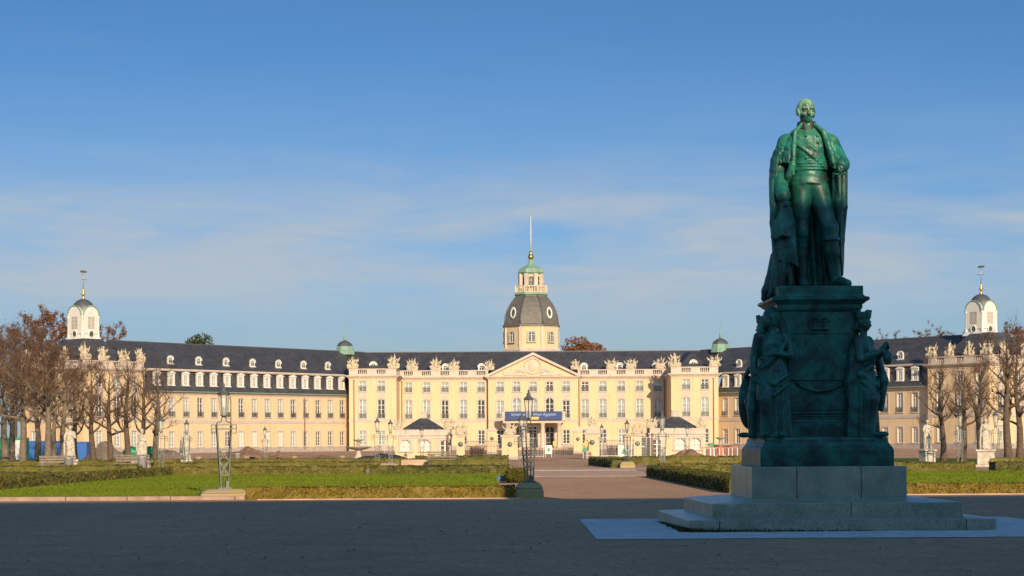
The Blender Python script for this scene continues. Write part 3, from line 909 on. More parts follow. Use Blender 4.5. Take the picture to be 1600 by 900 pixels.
    # cloth lifted under the hanging arm, and the drape below it
    def lifted(X, Y, Z):
        u = (1.46 - Z) / 0.50
        cx = -0.50 - 0.05 * u; hw = 0.12 + 0.11 * sstep(0.0, 0.8, u)
        yc = -0.33 - 0.035 * np.sin(15 * X + 4 * Z) * (0.3 + u) - 0.05 * (1 - ((X - cx) / 0.24) ** 2)
        d = np.maximum(np.abs(Y - yc) - 0.03, np.abs(X - cx) - hw)
        return np.maximum(np.maximum(d, Z - 1.47), 0.93 + 0.14 * (X + 0.5) + 0.02 * np.sin(30 * X) - Z).astype(np.float32) * 0.8
    s.add(lifted, (-0.85, -0.55, 0.85), (-0.2, -0.1, 1.52), 0.02)

    def drape(X, Y, Z):
        u = (1.3 - Z) / 0.9
        cx = -0.47 + 0.02 * u; hw = 0.15 + 0.06 * u
        yc = -0.25 - 0.045 * np.sin(19 * X + 2.5 * Z) * (0.3 + u) - 0.05 * (1 - ((X - cx) / 0.24) ** 2)
        d = np.maximum(np.abs(Y - yc) - 0.035, np.abs(X - cx) - hw)
        return np.maximum(np.maximum(d, Z - 1.3), 0.44 - 0.22 * (X + 0.45) + 0.02 * np.sin(28 * X) - Z).astype(np.float32) * 0.8
    s.add(drape, (-0.8, -0.5, 0.3), (-0.15, -0.05, 1.35), 0.03)
    s.chain([(-0.66, -0.02, 0.6), (-0.74, -0.04, 0.15), (-0.83, -0.02, -0.04), (-0.87, 0.02, -0.17)], [.09, .11, .09, .06], .05)
    cl = s.mesh('cloak', M['bronze'])

    # ---- short ermine cape over the shoulders, open in front
    s = Sdf((-0.95, -0.60, 1.85), (0.95, 0.60, 3.1), 0.0145)

    def cape(X, Y, Z):
        a = np.interp(Z, [1.9, 2.2, 2.45, 2.65, 2.8, 2.95, 3.03], [.75, .735, .685, .60, .46, .27, .17]).astype(np.float32)
        b = np.interp(Z, [1.9, 2.2, 2.45, 2.65, 2.8, 2.95, 3.03], [.40, .41, .415, .40, .34, .235, .16]).astype(np.float32)
        th = np.arctan2(Y, X)
        f = 1 + 0.02 * np.sin(11 * th + 2 * Z) + 0.012 * np.sin(21 * th - 5 * Z)
        q = np.sqrt((X / a) ** 2 + ((Y - 0.04) / b) ** 2)
        d = (q - f) * np.minimum(a, b) * 0.9
        d = d - 0.010 * np.sin(24 * X + 9 * Z) * np.sin(22 * Z - 5 * X) * sstep(2.0, 2.3, Z)
        hem = 2.24 + 0.30 * sstep(0.1, 0.45, Y) * -1.2 + 0.04 * np.sin(9 * X) + 0.12 * sstep(0.3, 0.7, X) * -1 + 0.02
        d = np.maximum(d, hem - Z)
        lo, hi = -0.10 - 0.20 * sstep(3.03, 2.8, Z) - 0.03 * sstep(2.8, 2.2, Z), 0.05 + 0.20 * sstep(3.03, 2.8, Z) + 0.12 * sstep(2.8, 2.2, Z)
        mid, hw = (lo + hi) / 2, (hi - lo) / 2
        opening = np.maximum(np.abs(X - mid) - hw, Y - 0.0)
        d = np.maximum(d, -opening)
        return np.maximum(d, Z - 3.03).astype(np.float32)
    s.add(cape, (-.95, -.6, 1.85), (.95, .6, 3.1), 0)
    s.chain([(-0.15, -0.15, 3.02), (-0.29, -0.25, 2.86), (-0.325, -0.31, 2.6), (-0.345, -0.34, 2.35), (-0.35, -0.33, 2.08)], [.03, .04, .045, .045, .035], .03)
    s.chain([(0.10, -0.15, 3.02), (0.25, -0.26, 2.86), (0.32, -0.32, 2.65), (0.39, -0.35, 2.45), (0.42, -0.37, 2.28)], [.03, .045, .05, .055, .04], .03)
    s.chain([(-0.36, -0.33, 2.25), (-0.43, -0.27, 2.05), (-0.44, -0.2, 1.95)], [.07, .06, .03], .02)
    rnd = random.Random(4)
    for i in range(60):        # ermine tails
        th = rnd.uniform(-PI, 0); z = rnd.uniform(2.3, 2.9)
        a = np.interp(z, [2.2, 2.45, 2.65, 2.8, 2.95], [.735, .685, .60, .46, .27]); b = np.interp(z, [2.2, 2.45, 2.65, 2.8, 2.95], [.41, .415, .40, .34, .235])
        x, y = a * math.cos(th), 0.04 + b * math.sin(th)
        if -0.3 < x < 0.34 and y < 0: continue
        s.cap((x, y, z), (x * 1.02, y * 1.02, z - 0.07), 0.022, 0.010, 0.012)
    cp = s.mesh('ermine_cape', M['bronze_top'])

    mb = MB()
    mb.tube([(0.50, -0.47, 2.22), (0.52, -0.44, 2.06)], [0.03, 0.03], 8)
    mb.tube([(0.40, -0.47, 2.06), (0.64, -0.41, 2.06)], [0.018, 0.018], 6)
    mb.tube([(0.52, -0.44, 2.05), (0.60, -0.05, 1.2), (0.64, 0.12, 0.75)], [0.033, 0.03, 0.022], 8)
    return body, cl, cp, mb, collar_me


MX, MY, MROT = 5.60, 37.8, R(1.6)


def monument():
    root = empty('monument_base', (MX, MY, 0), MROT, 'stepped granite and dark bronze pedestal carrying the robed bronze man', 'monument base')
    root2 = root
    rnd = random.Random(3)

    def stone(nm, x0, x1, y0, y1, z0, zo, zi, side, mat='granite'):
        """one slab; its top rises from zo at the outer side to zi at the inner side"""
        z = {'f': (zo, zo, zi, zi), 'b': (zi, zi, zo, zo), 'l': (zo, zi, zi, zo), 'r': (zi, zo, zo, zi)}[side]
        vs = [(x0, y0, z0), (x1, y0, z0), (x1, y1, z0), (x0, y1, z0), (x0, y0, z[0]), (x1, y0, z[1]), (x1, y1, z[2]), (x0, y1, z[3])]
        mb = MB().add(vs, [(3, 2, 1, 0), (4, 5, 6, 7), (0, 1, 5, 4), (1, 2, 6, 5), (2, 3, 7, 6), (3, 0, 4, 7)])
        return bevel(mb.build(nm, M[mat], root), 0.012, 2)
    g = 0.006
    for (hw, cuts, dep, z0, zo, zi) in ((2.65, (-2.13, 2.13), 0.52, 0.0, 0.205, 0.245), (2.19, (0.23,), 0.80, 0.10, 0.475, 0.545)):
        xs = [-hw] + list(cuts) + [hw]

        def zt(x, y): return zo + (zi - zo) * min(1.0, max(0.0, min(hw - abs(x), hw - abs(y)) / dep))

        def row(x0, x1, sgn):
            ya, yb = (-hw, -hw + dep) if sgn < 0 else (hw - dep, hw)
            br_ = [x0] + [c for c in (-hw + dep, hw - dep) if x0 + .01 < c < x1 - .01] + [x1]
            vs, fs, n = [], [], len(br_)
            for x in br_: vs += [(x, ya, z0), (x, yb, z0), (x, ya, zt(x, ya)), (x, yb, zt(x, yb))]
            for i in range(n - 1):
                a, b = i * 4, i * 4 + 4
                fs += [(a, b, b + 2, a + 2), (b + 1, a + 1, a + 3, b + 3), (a, a + 1, b + 1, b)]
                # diagonal of a corner cell runs from the outer to the inner corner
                left = br_[i] < -hw + dep - .01
                if (left and sgn < 0) or (not left and sgn > 0): fs += [(a + 2, b + 2, b + 3), (a + 2, b + 3, a + 3)]
                else: fs += [(a + 2, b + 2, a + 3), (b + 2, b + 3, a + 3)]
            fs += [(0, 2, 3, 1), (n * 4 - 4, n * 4 - 3, n * 4 - 1, n * 4 - 2)]
            return bevel(MB().add(vs, fs).build('granite_step', M['granite'], root), 0.010, 2)
        for i in range(len(xs) - 1):
            for sgn in (-1, 1): row(xs[i] + (g if i else 0), xs[i + 1] - (g if i < len(xs) - 2 else 0), sgn)
        ya, yb = -hw + dep + g, hw - dep - g
        for a, b in ((ya, -0.4 - g), (-0.4, yb)):
            stone('granite_step', -hw, -hw + dep, a, b, z0, zo, zi, 'l')
            stone('granite_step', hw - dep, hw, a, b, z0, zo, zi, 'r')
    # granite socle of large blocks
    xs = [-1.385, -0.58, 0.57, 1.385]
    for i in range(3):
        bevel(MB().box(xs[i] + (g if i else 0), xs[i + 1] - (g if i < 2 else 0), -1.385, -0.75, 0.50, 1.10).build('granite_block', M['granite'], root), 0.01)
        bevel(MB().box(xs[i] + (g if i else 0), xs[i + 1] - (g if i < 2 else 0), 0.75, 1.385, 0.50, 1.10).build('granite_block', M['granite'], root), 0.01)
    for sx in (-1, 1):
        x0, x1 = sorted((sx * 0.9, sx * 1.385))
        bevel(MB().box(x0, x1, -0.75 + g, 0.75 - g, 0.50, 1.10).build('granite_block', M['granite'], root), 0.01)
    br = M['bronze']

    def sq(prof):
        mb = MB()
        for i in range(len(prof) - 1):
            (a, za), (b, zb) = prof[i], prof[i + 1]
            mb.hexa((-a, a, -a, a), (-b, b, -b, b), za, zb)
        return mb

    def sq_shell(name, prof, mat=br, cx=0, bv=0.006):
        """square moulded block swept along a profile: one skin"""
        vs, fs = [], []
        for r, z in prof:
            vs += [(cx - r, -r, z), (cx + r, -r, z), (cx + r, r, z), (cx - r, r, z)]
        for i in range(len(prof) - 1):
            for k in range(4):
                k2 = (k + 1) % 4
                fs.append((i * 4 + k, i * 4 + k2, i * 4 + 4 + k2, i * 4 + 4 + k))
        fs.append((3, 2, 1, 0)); n = (len(prof) - 1) * 4; fs.append((n, n + 1, n + 2, n + 3))
        return bevel(MB().add(vs, fs).build(name, mat, root), bv)
    sq_shell('bronze_plinth', [(1.20, 1.10), (1.20, 1.40), (1.185, 1.41), (1.185, 1.43), (1.16, 1.46), (1.14, 1.49), (1.12, 1.53), (1.11, 1.535), (1.11, 1.57), (1.10, 1.59), (1.09, 1.625)])
    dado = sq_shell('dado', [(0.80, 1.62), (0.80, 1.86), (0.785, 1.88), (0.725, 1.905), (0.712, 1.93), (0.712, 3.90), (0.75, 3.93)], cx=-0.04)
    for sd in range(4):
        Mr = Matrix.Translation((-0.04, 0, 0)) @ Matrix.Rotation(sd * PI / 2, 4, 'Z')
        mb = MB()
        mb.box(-0.53, 0.53, -0.729, -0.713, 2.70, 3.50, 0, Mr)
        for (a, b, c, d) in ((-0.57, 0.57, 3.50, 3.54), (-0.57, 0.57, 2.66, 2.70), (-0.57, -0.53, 2.70, 3.50), (0.53, 0.57, 2.70, 3.50)):
            mb.box(a, b, -0.752, -0.713, c, d, 0, Mr)
        mb.build('inscription_panel', br, dado)
        mb = MB()
        for z0, z1, p in ((2.00, 2.03, 0.757), (2.05, 2.09, 0.772), (2.12, 2.14, 0.752)):
            mb.box(-0.60, 0.60, -p + 0.02, -0.7135, z0, z1, 0, Mr)
        mb.build('moulding', br, dado)
        # festoon and crown in relief
        pts = [Mr @ Vector((x, -0.735, 2.60 - 0.14 * (1 - (x / 0.42) ** 2))) for x in np.linspace(-0.42, 0.42, 13)]
        mb = MB().tube(pts, [0.018 + 0.022 * (1 - abs(i - 6) / 6) for i in range(13)], 6)
        mb.build('festoon', br, dado)
        s = Sdf((-0.3, -0.86, 3.52), (0.3, -0.68, 3.92), 0.015)
        s.box((0, -0.74, 3.585), (0.17, 0.045, 0.03), 0.012, 0.01)
        for i in range(5):
            x = -0.15 + 0.075 * i
            s.cap((x, -0.745, 3.60), (x * 1.25, -0.75, 3.71), 0.02, 0.016, 0.01)
            s.ell((x * 1.25, -0.755, 3.73), (0.026, 0.03, 0.026), 0.01)
        s.chain([(-0.19, -0.75, 3.73), (-0.1, -0.77, 3.80), (0, -0.775, 3.77), (0.1, -0.77, 3.80), (0.19, -0.75, 3.73)], [.016] * 5, .01)
        s.ell((0, -0.77, 3.83), (0.03, 0.03, 0.035), .01)
        me = s.mesh('crown_relief', br)
        me.transform(Mr @ Matrix.Translation((0, 0.023, 0)))
        link('crown_relief', me, dado)
    sq_shell('cornice', [(0.76, 3.925), (0.76, 3.95), (0.775, 3.955), (0.775, 4.03), (0.80, 4.035), (0.82, 4.06), (0.865, 4.09), (0.885, 4.10), (0.885, 4.145), (0.86, 4.16), (0.80, 4.175)], cx=-0.04)
    sq_shell('statue_plinth', [(0.79, 4.17), (0.79, 4.19), (0.77, 4.20), (0.77, 4.352), (0.755, 4.362)], cx=-0.02)

    # the man
    c, sn = math.cos(MROT), math.sin(MROT)

    def world(x, y, z=0):
        return (MX + x * c - y * sn, MY + x * sn + y * c, z)
    body, cl, cp, mb, co = robed_man()
    man = empty('bronze_man', world(-0.10, 0.02, 4.362), MROT, 'green bronze statue of a bald man in uniform and long cloak on the pedestal', 'statue')
    man.scale = (0.955, 1, 1.0)
    link('figure', body, man); link('cloak', cl, man); link('ermine_cape', cp, man); link('collar', co, man)
    mb.build('sword', M['bronze'], man)
    # four allegorical women round the dado
    for (nm, x, y, rz, kw, lab) in (
            ('bronze_woman', -0.91, -0.79, -0.12, dict(veil=True, pose='across', seed=1), 'dark bronze woman in a veil with one arm across her waist'),
            ('bronze_woman', 0.735, -0.79, 0.95, dict(crown=True, pose='offer', seed=2), 'dark bronze woman in tower crown raising both hands, right of the pedestal'),
            ('bronze_woman', -0.84, 0.60, -1.45, dict(crown=True, pose='shield', seed=3), 'dark bronze woman in tower crown half hidden behind the veiled woman'),
            ('bronze_woman', 0.82, 0.80, 2.3, dict(crown=True, pose='across', seed=4), 'dark bronze woman at the pedestal rear behind the woman with raised hands')):
        me = draped_woman('figure', M['bronze'], H=2.28 if kw.get('crown') else 2.38, **kw)
        o = empty(nm, world(x, y, 1.622), MROT + rz, lab, 'statue', 'bronze women round the pedestal')
        link('figure', me, o)
        MB().lathe([(0.31, 0), (0.31, 0.025), (0.29, 0.04)], 20).build('base', M['bronze'], o)
    # pale apron of fine grit round the steps
    mb = MB()
    r = random.Random(2); ring = []
    cs = [(1.34, 32.8), (9.92, 32.8), (9.92, 41.15), (1.34, 41.15)]
    for k in range(4):
        (xa, ya), (xb, yb) = cs[k], cs[(k + 1) % 4]
        for i in range(60): ring.append((xa + (xb - xa) * i / 60 + r.gauss(0, .018), ya + (yb - ya) * i / 60 + r.gauss(0, .018), 0.008))
    mb.add(ring, [tuple(range(len(ring)))])
    o = mb.build('apron', M['apron'])
    setp(o, kind='structure')
    # moss and grass in the angle below the lowest step
    r = random.Random(9); mb = MB()
    for _ in range(1500):
        u = r.random() ** 2
        if r.random() < .6: x, y = -2.66 - abs(r.gauss(0, .05)), -2.6 + u * 4.5
        else: x, y = -2.65 + u * 3.2, -2.66 - abs(r.gauss(0, .04))
        h = r.uniform(.02, .07) * (1.3 - u)
        a = r.uniform(0, PI); dx, dy = .018 * math.cos(a), .018 * math.sin(a)
        mb.add([(x - dx, y - dy, 0), (x + dx, y + dy, 0), (x + r.uniform(-.02, .02), y, h)], [(0, 1, 2)])
    setp(mb.build('moss', M['hedgegreen'], None, (MX, MY, 0.006), MROT), 'green moss and grass along the foot of the granite steps', 'moss', kind='stuff')
# ------------------------------------------------------------------ the palace
PR = random.Random(11)
CACHE = {}


def wall_mesh(L, H, ops, mat, z_base=0.0, depth=0.3):
    """wall of length L along x, facing -y, with real openings and reveals"""
    mb = MB()
    xs = sorted({0.0, L} | {round(v, 4) for o in ops for v in o[:2]})
    zs = sorted({z_base, H} | {round(v, 4) for o in ops for v in o[2:4]})
    for i in range(len(xs) - 1):
        for j in range(len(zs) - 1):
            cx, cz = (xs[i] + xs[i + 1]) / 2, (zs[j] + zs[j + 1]) / 2
            if any(o[0] < cx < o[1] and o[2] < cz < o[3] for o in ops): continue
            mb.quad((xs[i], 0, zs[j]), (xs[i + 1], 0, zs[j]), (xs[i + 1], 0, zs[j + 1]), (xs[i], 0, zs[j + 1]))
    for x0, x1, z0, z1 in [o[:4] for o in ops]:
        d = depth
        mb.quad((x0, 0, z0), (x0, d, z0), (x1, d, z0), (x1, 0, z0))
        mb.quad((x0, 0, z1), (x1, 0, z1), (x1, d, z1), (x0, d, z1))
        mb.quad((x0, 0, z0), (x0, 0, z1), (x0, d, z1), (x0, d, z0))
        mb.quad((x1, 0, z0), (x1, d, z0), (x1, d, z1), (x1, 0, z1))
    return mb


def unit_meshes(w, h, style):
    key = (round(w, 2), round(h, 2), style)
    if key in CACHE: return CACHE[key]
    arch = 'arch' in style
    out = {}
    hw = w / 2
    out['pane'] = MB().box(-hw, hw, 0.20, 0.24, 0, h)
    f = MB()
    c = 0.075
    f.box(-hw, -hw + c, 0.11, 0.197, 0, h); f.box(hw - c, hw, 0.11, 0.197, 0, h)
    f.box(-hw + c, hw - c, 0.11, 0.197, 0, c); f.box(-hw + c, hw - c, 0.11, 0.197, h - c, h)
    f.box(-0.06, 0.06, 0.105, 0.195, c, h - c)
    tz = h * 0.70 if h > 1.2 else h * 0.5
    f.box(-hw + c, -0.06, 0.107, 0.193, tz - 0.045, tz + 0.045); f.box(0.06, hw - c, 0.107, 0.193, tz - 0.045, tz + 0.045)
    if h > 1.2:
        for k in (1, 2):
            z = tz * k / 3
            f.box(-hw + c, -0.06, 0.14, 0.194, z - 0.02, z + 0.02); f.box(0.06, hw - c, 0.14, 0.194, z - 0.02, z + 0.02)
    out['frame'] = f
    s = MB()
    t, p = 0.17, 0.06
    if style != 'plain':
        s.box(-hw - t, -hw, -p, 0.02, 0, h); s.box(hw, hw + t, -p, 0.02, 0, h)
        s.box(-hw - t, hw + t, -p, 0.02, h, h + t)
        s.box(-hw - t - 0.06, hw + t + 0.06, -p - 0.10, 0.05, -0.14, 0)
        if arch:
            n = 12
            for i in range(n):
                a0, a1 = PI * i / n, PI * (i + 1) / n
                P0, P1 = (hw * math.cos(a0), h - hw + hw * math.sin(a0)), (hw * math.cos(a1), h - hw + hw * math.sin(a1))
                s.add([(P0[0], -0.01, P0[1]), (P1[0], -0.01, P1[1]), (P1[0], -0.01, h), (P0[0], -0.01, h),
                       (P0[0], 0.10, P0[1]), (P1[0], 0.10, P1[1]), (P1[0], 0.10, h), (P0[0], 0.10, h)],
                      [(1, 0, 3, 2), (0, 1, 5, 4)])
        if 'key' in style:      # carved head piece over the window
            s.prism([(-0.42, h + t), (0.42, h + t), (0.30, h + t + 0.16), (0.12, h + t + 0.20), (0.0, h + t + 0.36), (-0.12, h + t + 0.20), (-0.30, h + t + 0.16)], -p - 0.07, 0.0)
            s.box(-hw - 0.02, hw + 0.02, -0.03, 0.0, h + t, h + t + 0.02)
        if 'apron' in style:    # pale panel joining it to the window below
            s.box(-hw - 0.05, hw + 0.05, -0.025, 0.0, -0.95, -0.14)
        out['surround'] = s
    if 'rail' in style:
        r = MB()
        r.box(-hw - 0.05, hw + 0.05, -0.16, -0.11, 0.70, 0.76); r.box(-hw - 0.05, hw + 0.05, -0.16, -0.11, 0.02, 0.07)
        for k in range(9):
            x = -hw + (w * k / 8)
            r.box(x - 0.022, x + 0.022, -0.15, -0.12, 0.07, 0.70)
        out['railing'] = r
    CACHE[key] = {'pane_c': out['pane'].mesh('window', M['curtain']), 'pane_d': out['pane'].mesh('window', M['darkpane']),
                  'pane_s': out['pane'].mesh('window', M['shutter']),
                  'frame': f.mesh('frame', M['white'])}
    if 'surround' in out: CACHE[key]['surround'] = out['surround'].mesh('surround', M['band'])
    if 'railing' in out: CACHE[key]['railing'] = out['railing'].mesh('railing', M['iron'])
    return CACHE[key]


def put_window(parent, loc, rz, w, h, style, kind=None):
    ms = unit_meshes(w, h, style)
    k = kind or ('c' if PR.random() < 0.72 else 'd')
    o = link('window', ms['pane_' + k], parent, loc, rz)
    for nm in ('frame', 'surround', 'railing'):
        if nm in ms: link(nm, ms[nm], o)
    return o


def facade(parent, org, rz, L, H, wins, mat='stucco', plinth=0.75, sides=0.0, back=True, name='wall'):
    """wins: (x centre, z0, w, h, style, kind)"""
    ops = [(x - w / 2, x + w / 2, z, z + h) for x, z, w, h, st, kd in wins]
    mb = wall_mesh(L, H, ops, M[mat])
    if sides:
        mb.quad((0, 0, 0), (0, 0, H), (0, sides, H), (0, sides, 0))
        mb.quad((L, 0, 0), (L, sides, 0), (L, sides, H), (L, 0, H))
        if back: mb.quad((0, sides, 0), (0, sides, H), (L, sides, H), (L, sides, 0))
    w_ = mb.build(name, M[mat], parent, org, rz)
    rot = Matrix.Rotation(rz, 3, 'Z')
    for x, z, w, h, st, kd in wins:
        put_window(parent, Vector(org) + rot @ Vector((x, 0, z)), rz, w, h, st, kd)
    if plinth:
        doors = [o for o in ops if o[2] < plinth]
        x = -0.08; p = MB()
        for o in sorted(doors):
            p.box(x, o[0], -0.08, 0.0, -0.5, plinth); x = o[1]
        p.box(x, L + 0.08, -0.08, 0.0, -0.5, plinth)
        p.build('plinth', M['plinth'], parent, org, rz)
    return w_


def cornice(parent, org, rz, L, z, x0=0.0, returns=0.0, scale=1.0, mat='stone', name='cornice'):
    mb = MB()
    for (za, zb, p) in ((-0.62, -0.50, 0.06), (-0.35, -0.2, 0.16), (-0.2, -0.08, 0.32), (-0.08, 0.03, 0.50), (0.03, 0.12, 0.58)):
        p *= scale
        mb.box(x0 - p, L + p, -p, returns if returns else 0.0, z + za * scale, z + zb * scale)
    return mb.build(name, M[mat], parent, org, rz)


def parapet(parent, org, rz, L, z, slots, h=1.1, x0=0.0):
    """solid parapet with groups of balusters at the slot centres"""
    mb = MB()
    sw = 0.72
    mb.box(x0, L, 0.0, 0.42, z, z + 0.26); mb.box(x0 - 0.04, L + 0.04, -0.05, 0.47, z + h - 0.17, z + h)
    x = x0
    for c in sorted(slots):
        mb.box(x, c - sw, 0.02, 0.40, z + 0.26, z + h - 0.17); x = c + sw
        for k in range(4):
            xx = c - sw + (k + 0.8) * (2 * sw) / 4.6
            mb.lathe([(0.09, z + 0.26), (0.13, z + 0.42), (0.07, z + 0.68), (0.09, z + h - 0.17)], 6, (xx, 0.21))
    mb.box(x, L, 0.02, 0.40, z + 0.26, z + h - 0.17)
    return mb.build('balustrade', M['stone'], parent, org, rz)


def round_dormer(parent, loc, rz, w=1.15, h=1.15, depth=2.0):
    key = ('rd', w, h)
    if key not in CACHE:
        r = w / 2
        n = 10
        arc = [(r * math.cos(PI * i / n), h - r + r * math.sin(PI * i / n)) for i in range(n + 1)]
        poly = [(-r, -0.4), (r, -0.4)] + arc
        body = MB().prism(poly, 0.0, 0.22)
        chk = MB().prism([(x * .94, z - .04) for x, z in poly], 0.22, depth)
        r2 = r + 0.12
        arc2 = [(r2 * math.cos(PI * i / n), h - r + r2 * math.sin(PI * i / n)) for i in range(n + 1)]
        hood = MB()
        for i in range(n):
            (a, b), (c, d) = arc[i], arc[i + 1]; (e, f), (g, k) = arc2[i], arc2[i + 1]
            vs = [(a, -0.14, b), (c, -0.14, d), (g, -0.14, k), (e, -0.14, f), (a, 0.1, b), (c, 0.1, d), (g, 0.1, k), (e, 0.1, f)]
            hood.add(vs, [(0, 1, 2, 3)[::-1], (3, 2, 6, 7), (0, 4, 5, 1), (4, 7, 6, 5)])
        hood.box(-r - .12, r + .12, -0.14, 0.1, -0.16, -0.02)
        gl = MB()
        r3 = r * 0.58
        arc3 = [(r3 * math.cos(PI * i / n), h - r + r3 * math.sin(PI * i / n)) for i in range(n + 1)]
        gl.prism([(-r3, 0.1), (r3, 0.1)] + arc3, -0.03, -0.003)
        bars = MB().box(-0.035, 0.035, -0.06, -0.032, 0.1, h - r + r3).box(-r3, r3, -0.055, -0.033, h - r - 0.05, h - r + 0.01)
        CACHE[key + (1,)] = chk.mesh('dormer_roof', M['slate'])
        CACHE[key] = (body.mesh('dormer', M['white']), hood.mesh('hood', M['white']), gl.mesh('pane', M['darkpane']), bars.mesh('glazing_bars', M['white']))
    b, hd, g, br = CACHE[key]
    o = link('dormer', b, parent, loc, rz)
    link('hood', hd, o); link('dormer_roof', CACHE[key + (1,)], o); link('pane', g, o); link('glazing_bars', br, o)
    return o


def mansard_dormer(parent, loc, rz):
    if 'md' not in CACHE:
        w, h = 1.02, 1.75
        hw = w / 2
        body = MB()
        body.box(-hw - 0.16, -0.36, 0, 0.25, 0, h); body.box(0.36, hw + 0.16, 0, 0.25, 0, h)
        body.box(-0.36, 0.36, 0, 0.25, 1.5, h); body.box(-0.36, 0.36, 0.0, 0.25, 0, 0.1)
        chk = MB().box(-hw - 0.12, hw + 0.12, 0.25, 2.0, 0, h)
        chk.prism([(-hw - .22, h), (hw + .22, h), (hw + .16, h + .12), (0.28, h + .27), (0, h + .33), (-.28, h + .27), (-hw - .16, h + .12)], 0.2, 2.2)
        body.box(-hw - 0.26, hw + 0.26, -0.14, 0.4, -0.10, 0.0)
        body.prism([(-hw - 0.26, h), (hw + 0.26, h), (hw + 0.20, h + 0.14), (0.3, h + 0.30), (0, h + 0.36), (-0.3, h + 0.30), (-hw - 0.20, h + 0.14)], -0.14, 0.2)
        gl = MB().box(-0.36, 0.36, 0.14, 0.18, 0.1, 1.5)
        fr = MB().box(-0.04, 0.04, 0.08, 0.137, 0.1, 1.5)
        for z in (0.55, 1.02): fr.box(-0.36, -0.04, 0.085, 0.136, z - 0.03, z + 0.03).box(0.04, 0.36, 0.085, 0.136, z - 0.03, z + 0.03)
        fr.box(-0.36, -0.31, 0.08, 0.137, 0.1, 1.5).box(0.31, 0.36, 0.08, 0.137, 0.1, 1.5)
        CACHE['mdc'] = chk.mesh('dormer_roof', M['slate'])
        CACHE['md'] = (body.mesh('dormer', M['white']), gl.mesh('pane', M['curtain']), fr.mesh('glazing_bars', M['white']))
    b, g, f = CACHE['md']
    o = link('dormer', b, parent, loc, rz)
    link('dormer_roof', CACHE['mdc'], o)
    link('pane', g, o); link('glazing_bars', f, o)
    return o


def pipe(parent, x, y, z0, z1, rz=0.0, org=(0, 0, 0)):
    mb = MB().tube([(x, y, z0), (x, y, z1 - 0.5), (x, y + 0.05, z1 - 0.2), (x, y + 0.1, z1)], [0.085, 0.085, 0.09, 0.16], 6)
    return mb.build('downpipe', M['pipe'], parent, org, rz)


ORD = ['first', 'second', 'third', 'fourth', 'fifth', 'sixth', 'seventh', 'eighth', 'ninth', 'tenth']
TROPHIES = {}


def trophy_mesh(i):
    if i not in TROPHIES: TROPHIES[i] = trophy('sculpture', M['sculpt'], i)
    return TROPHIES[i]


def put_trophy(i, loc, rz, label, group, sc=1.0, flip=False):
    o = link('parapet_sculpture', trophy_mesh(i), None, loc, rz)
    sc *= 0.88
    o.scale = (-sc if flip else sc, sc, sc)
    return setp(o, label, 'sculpture', group)


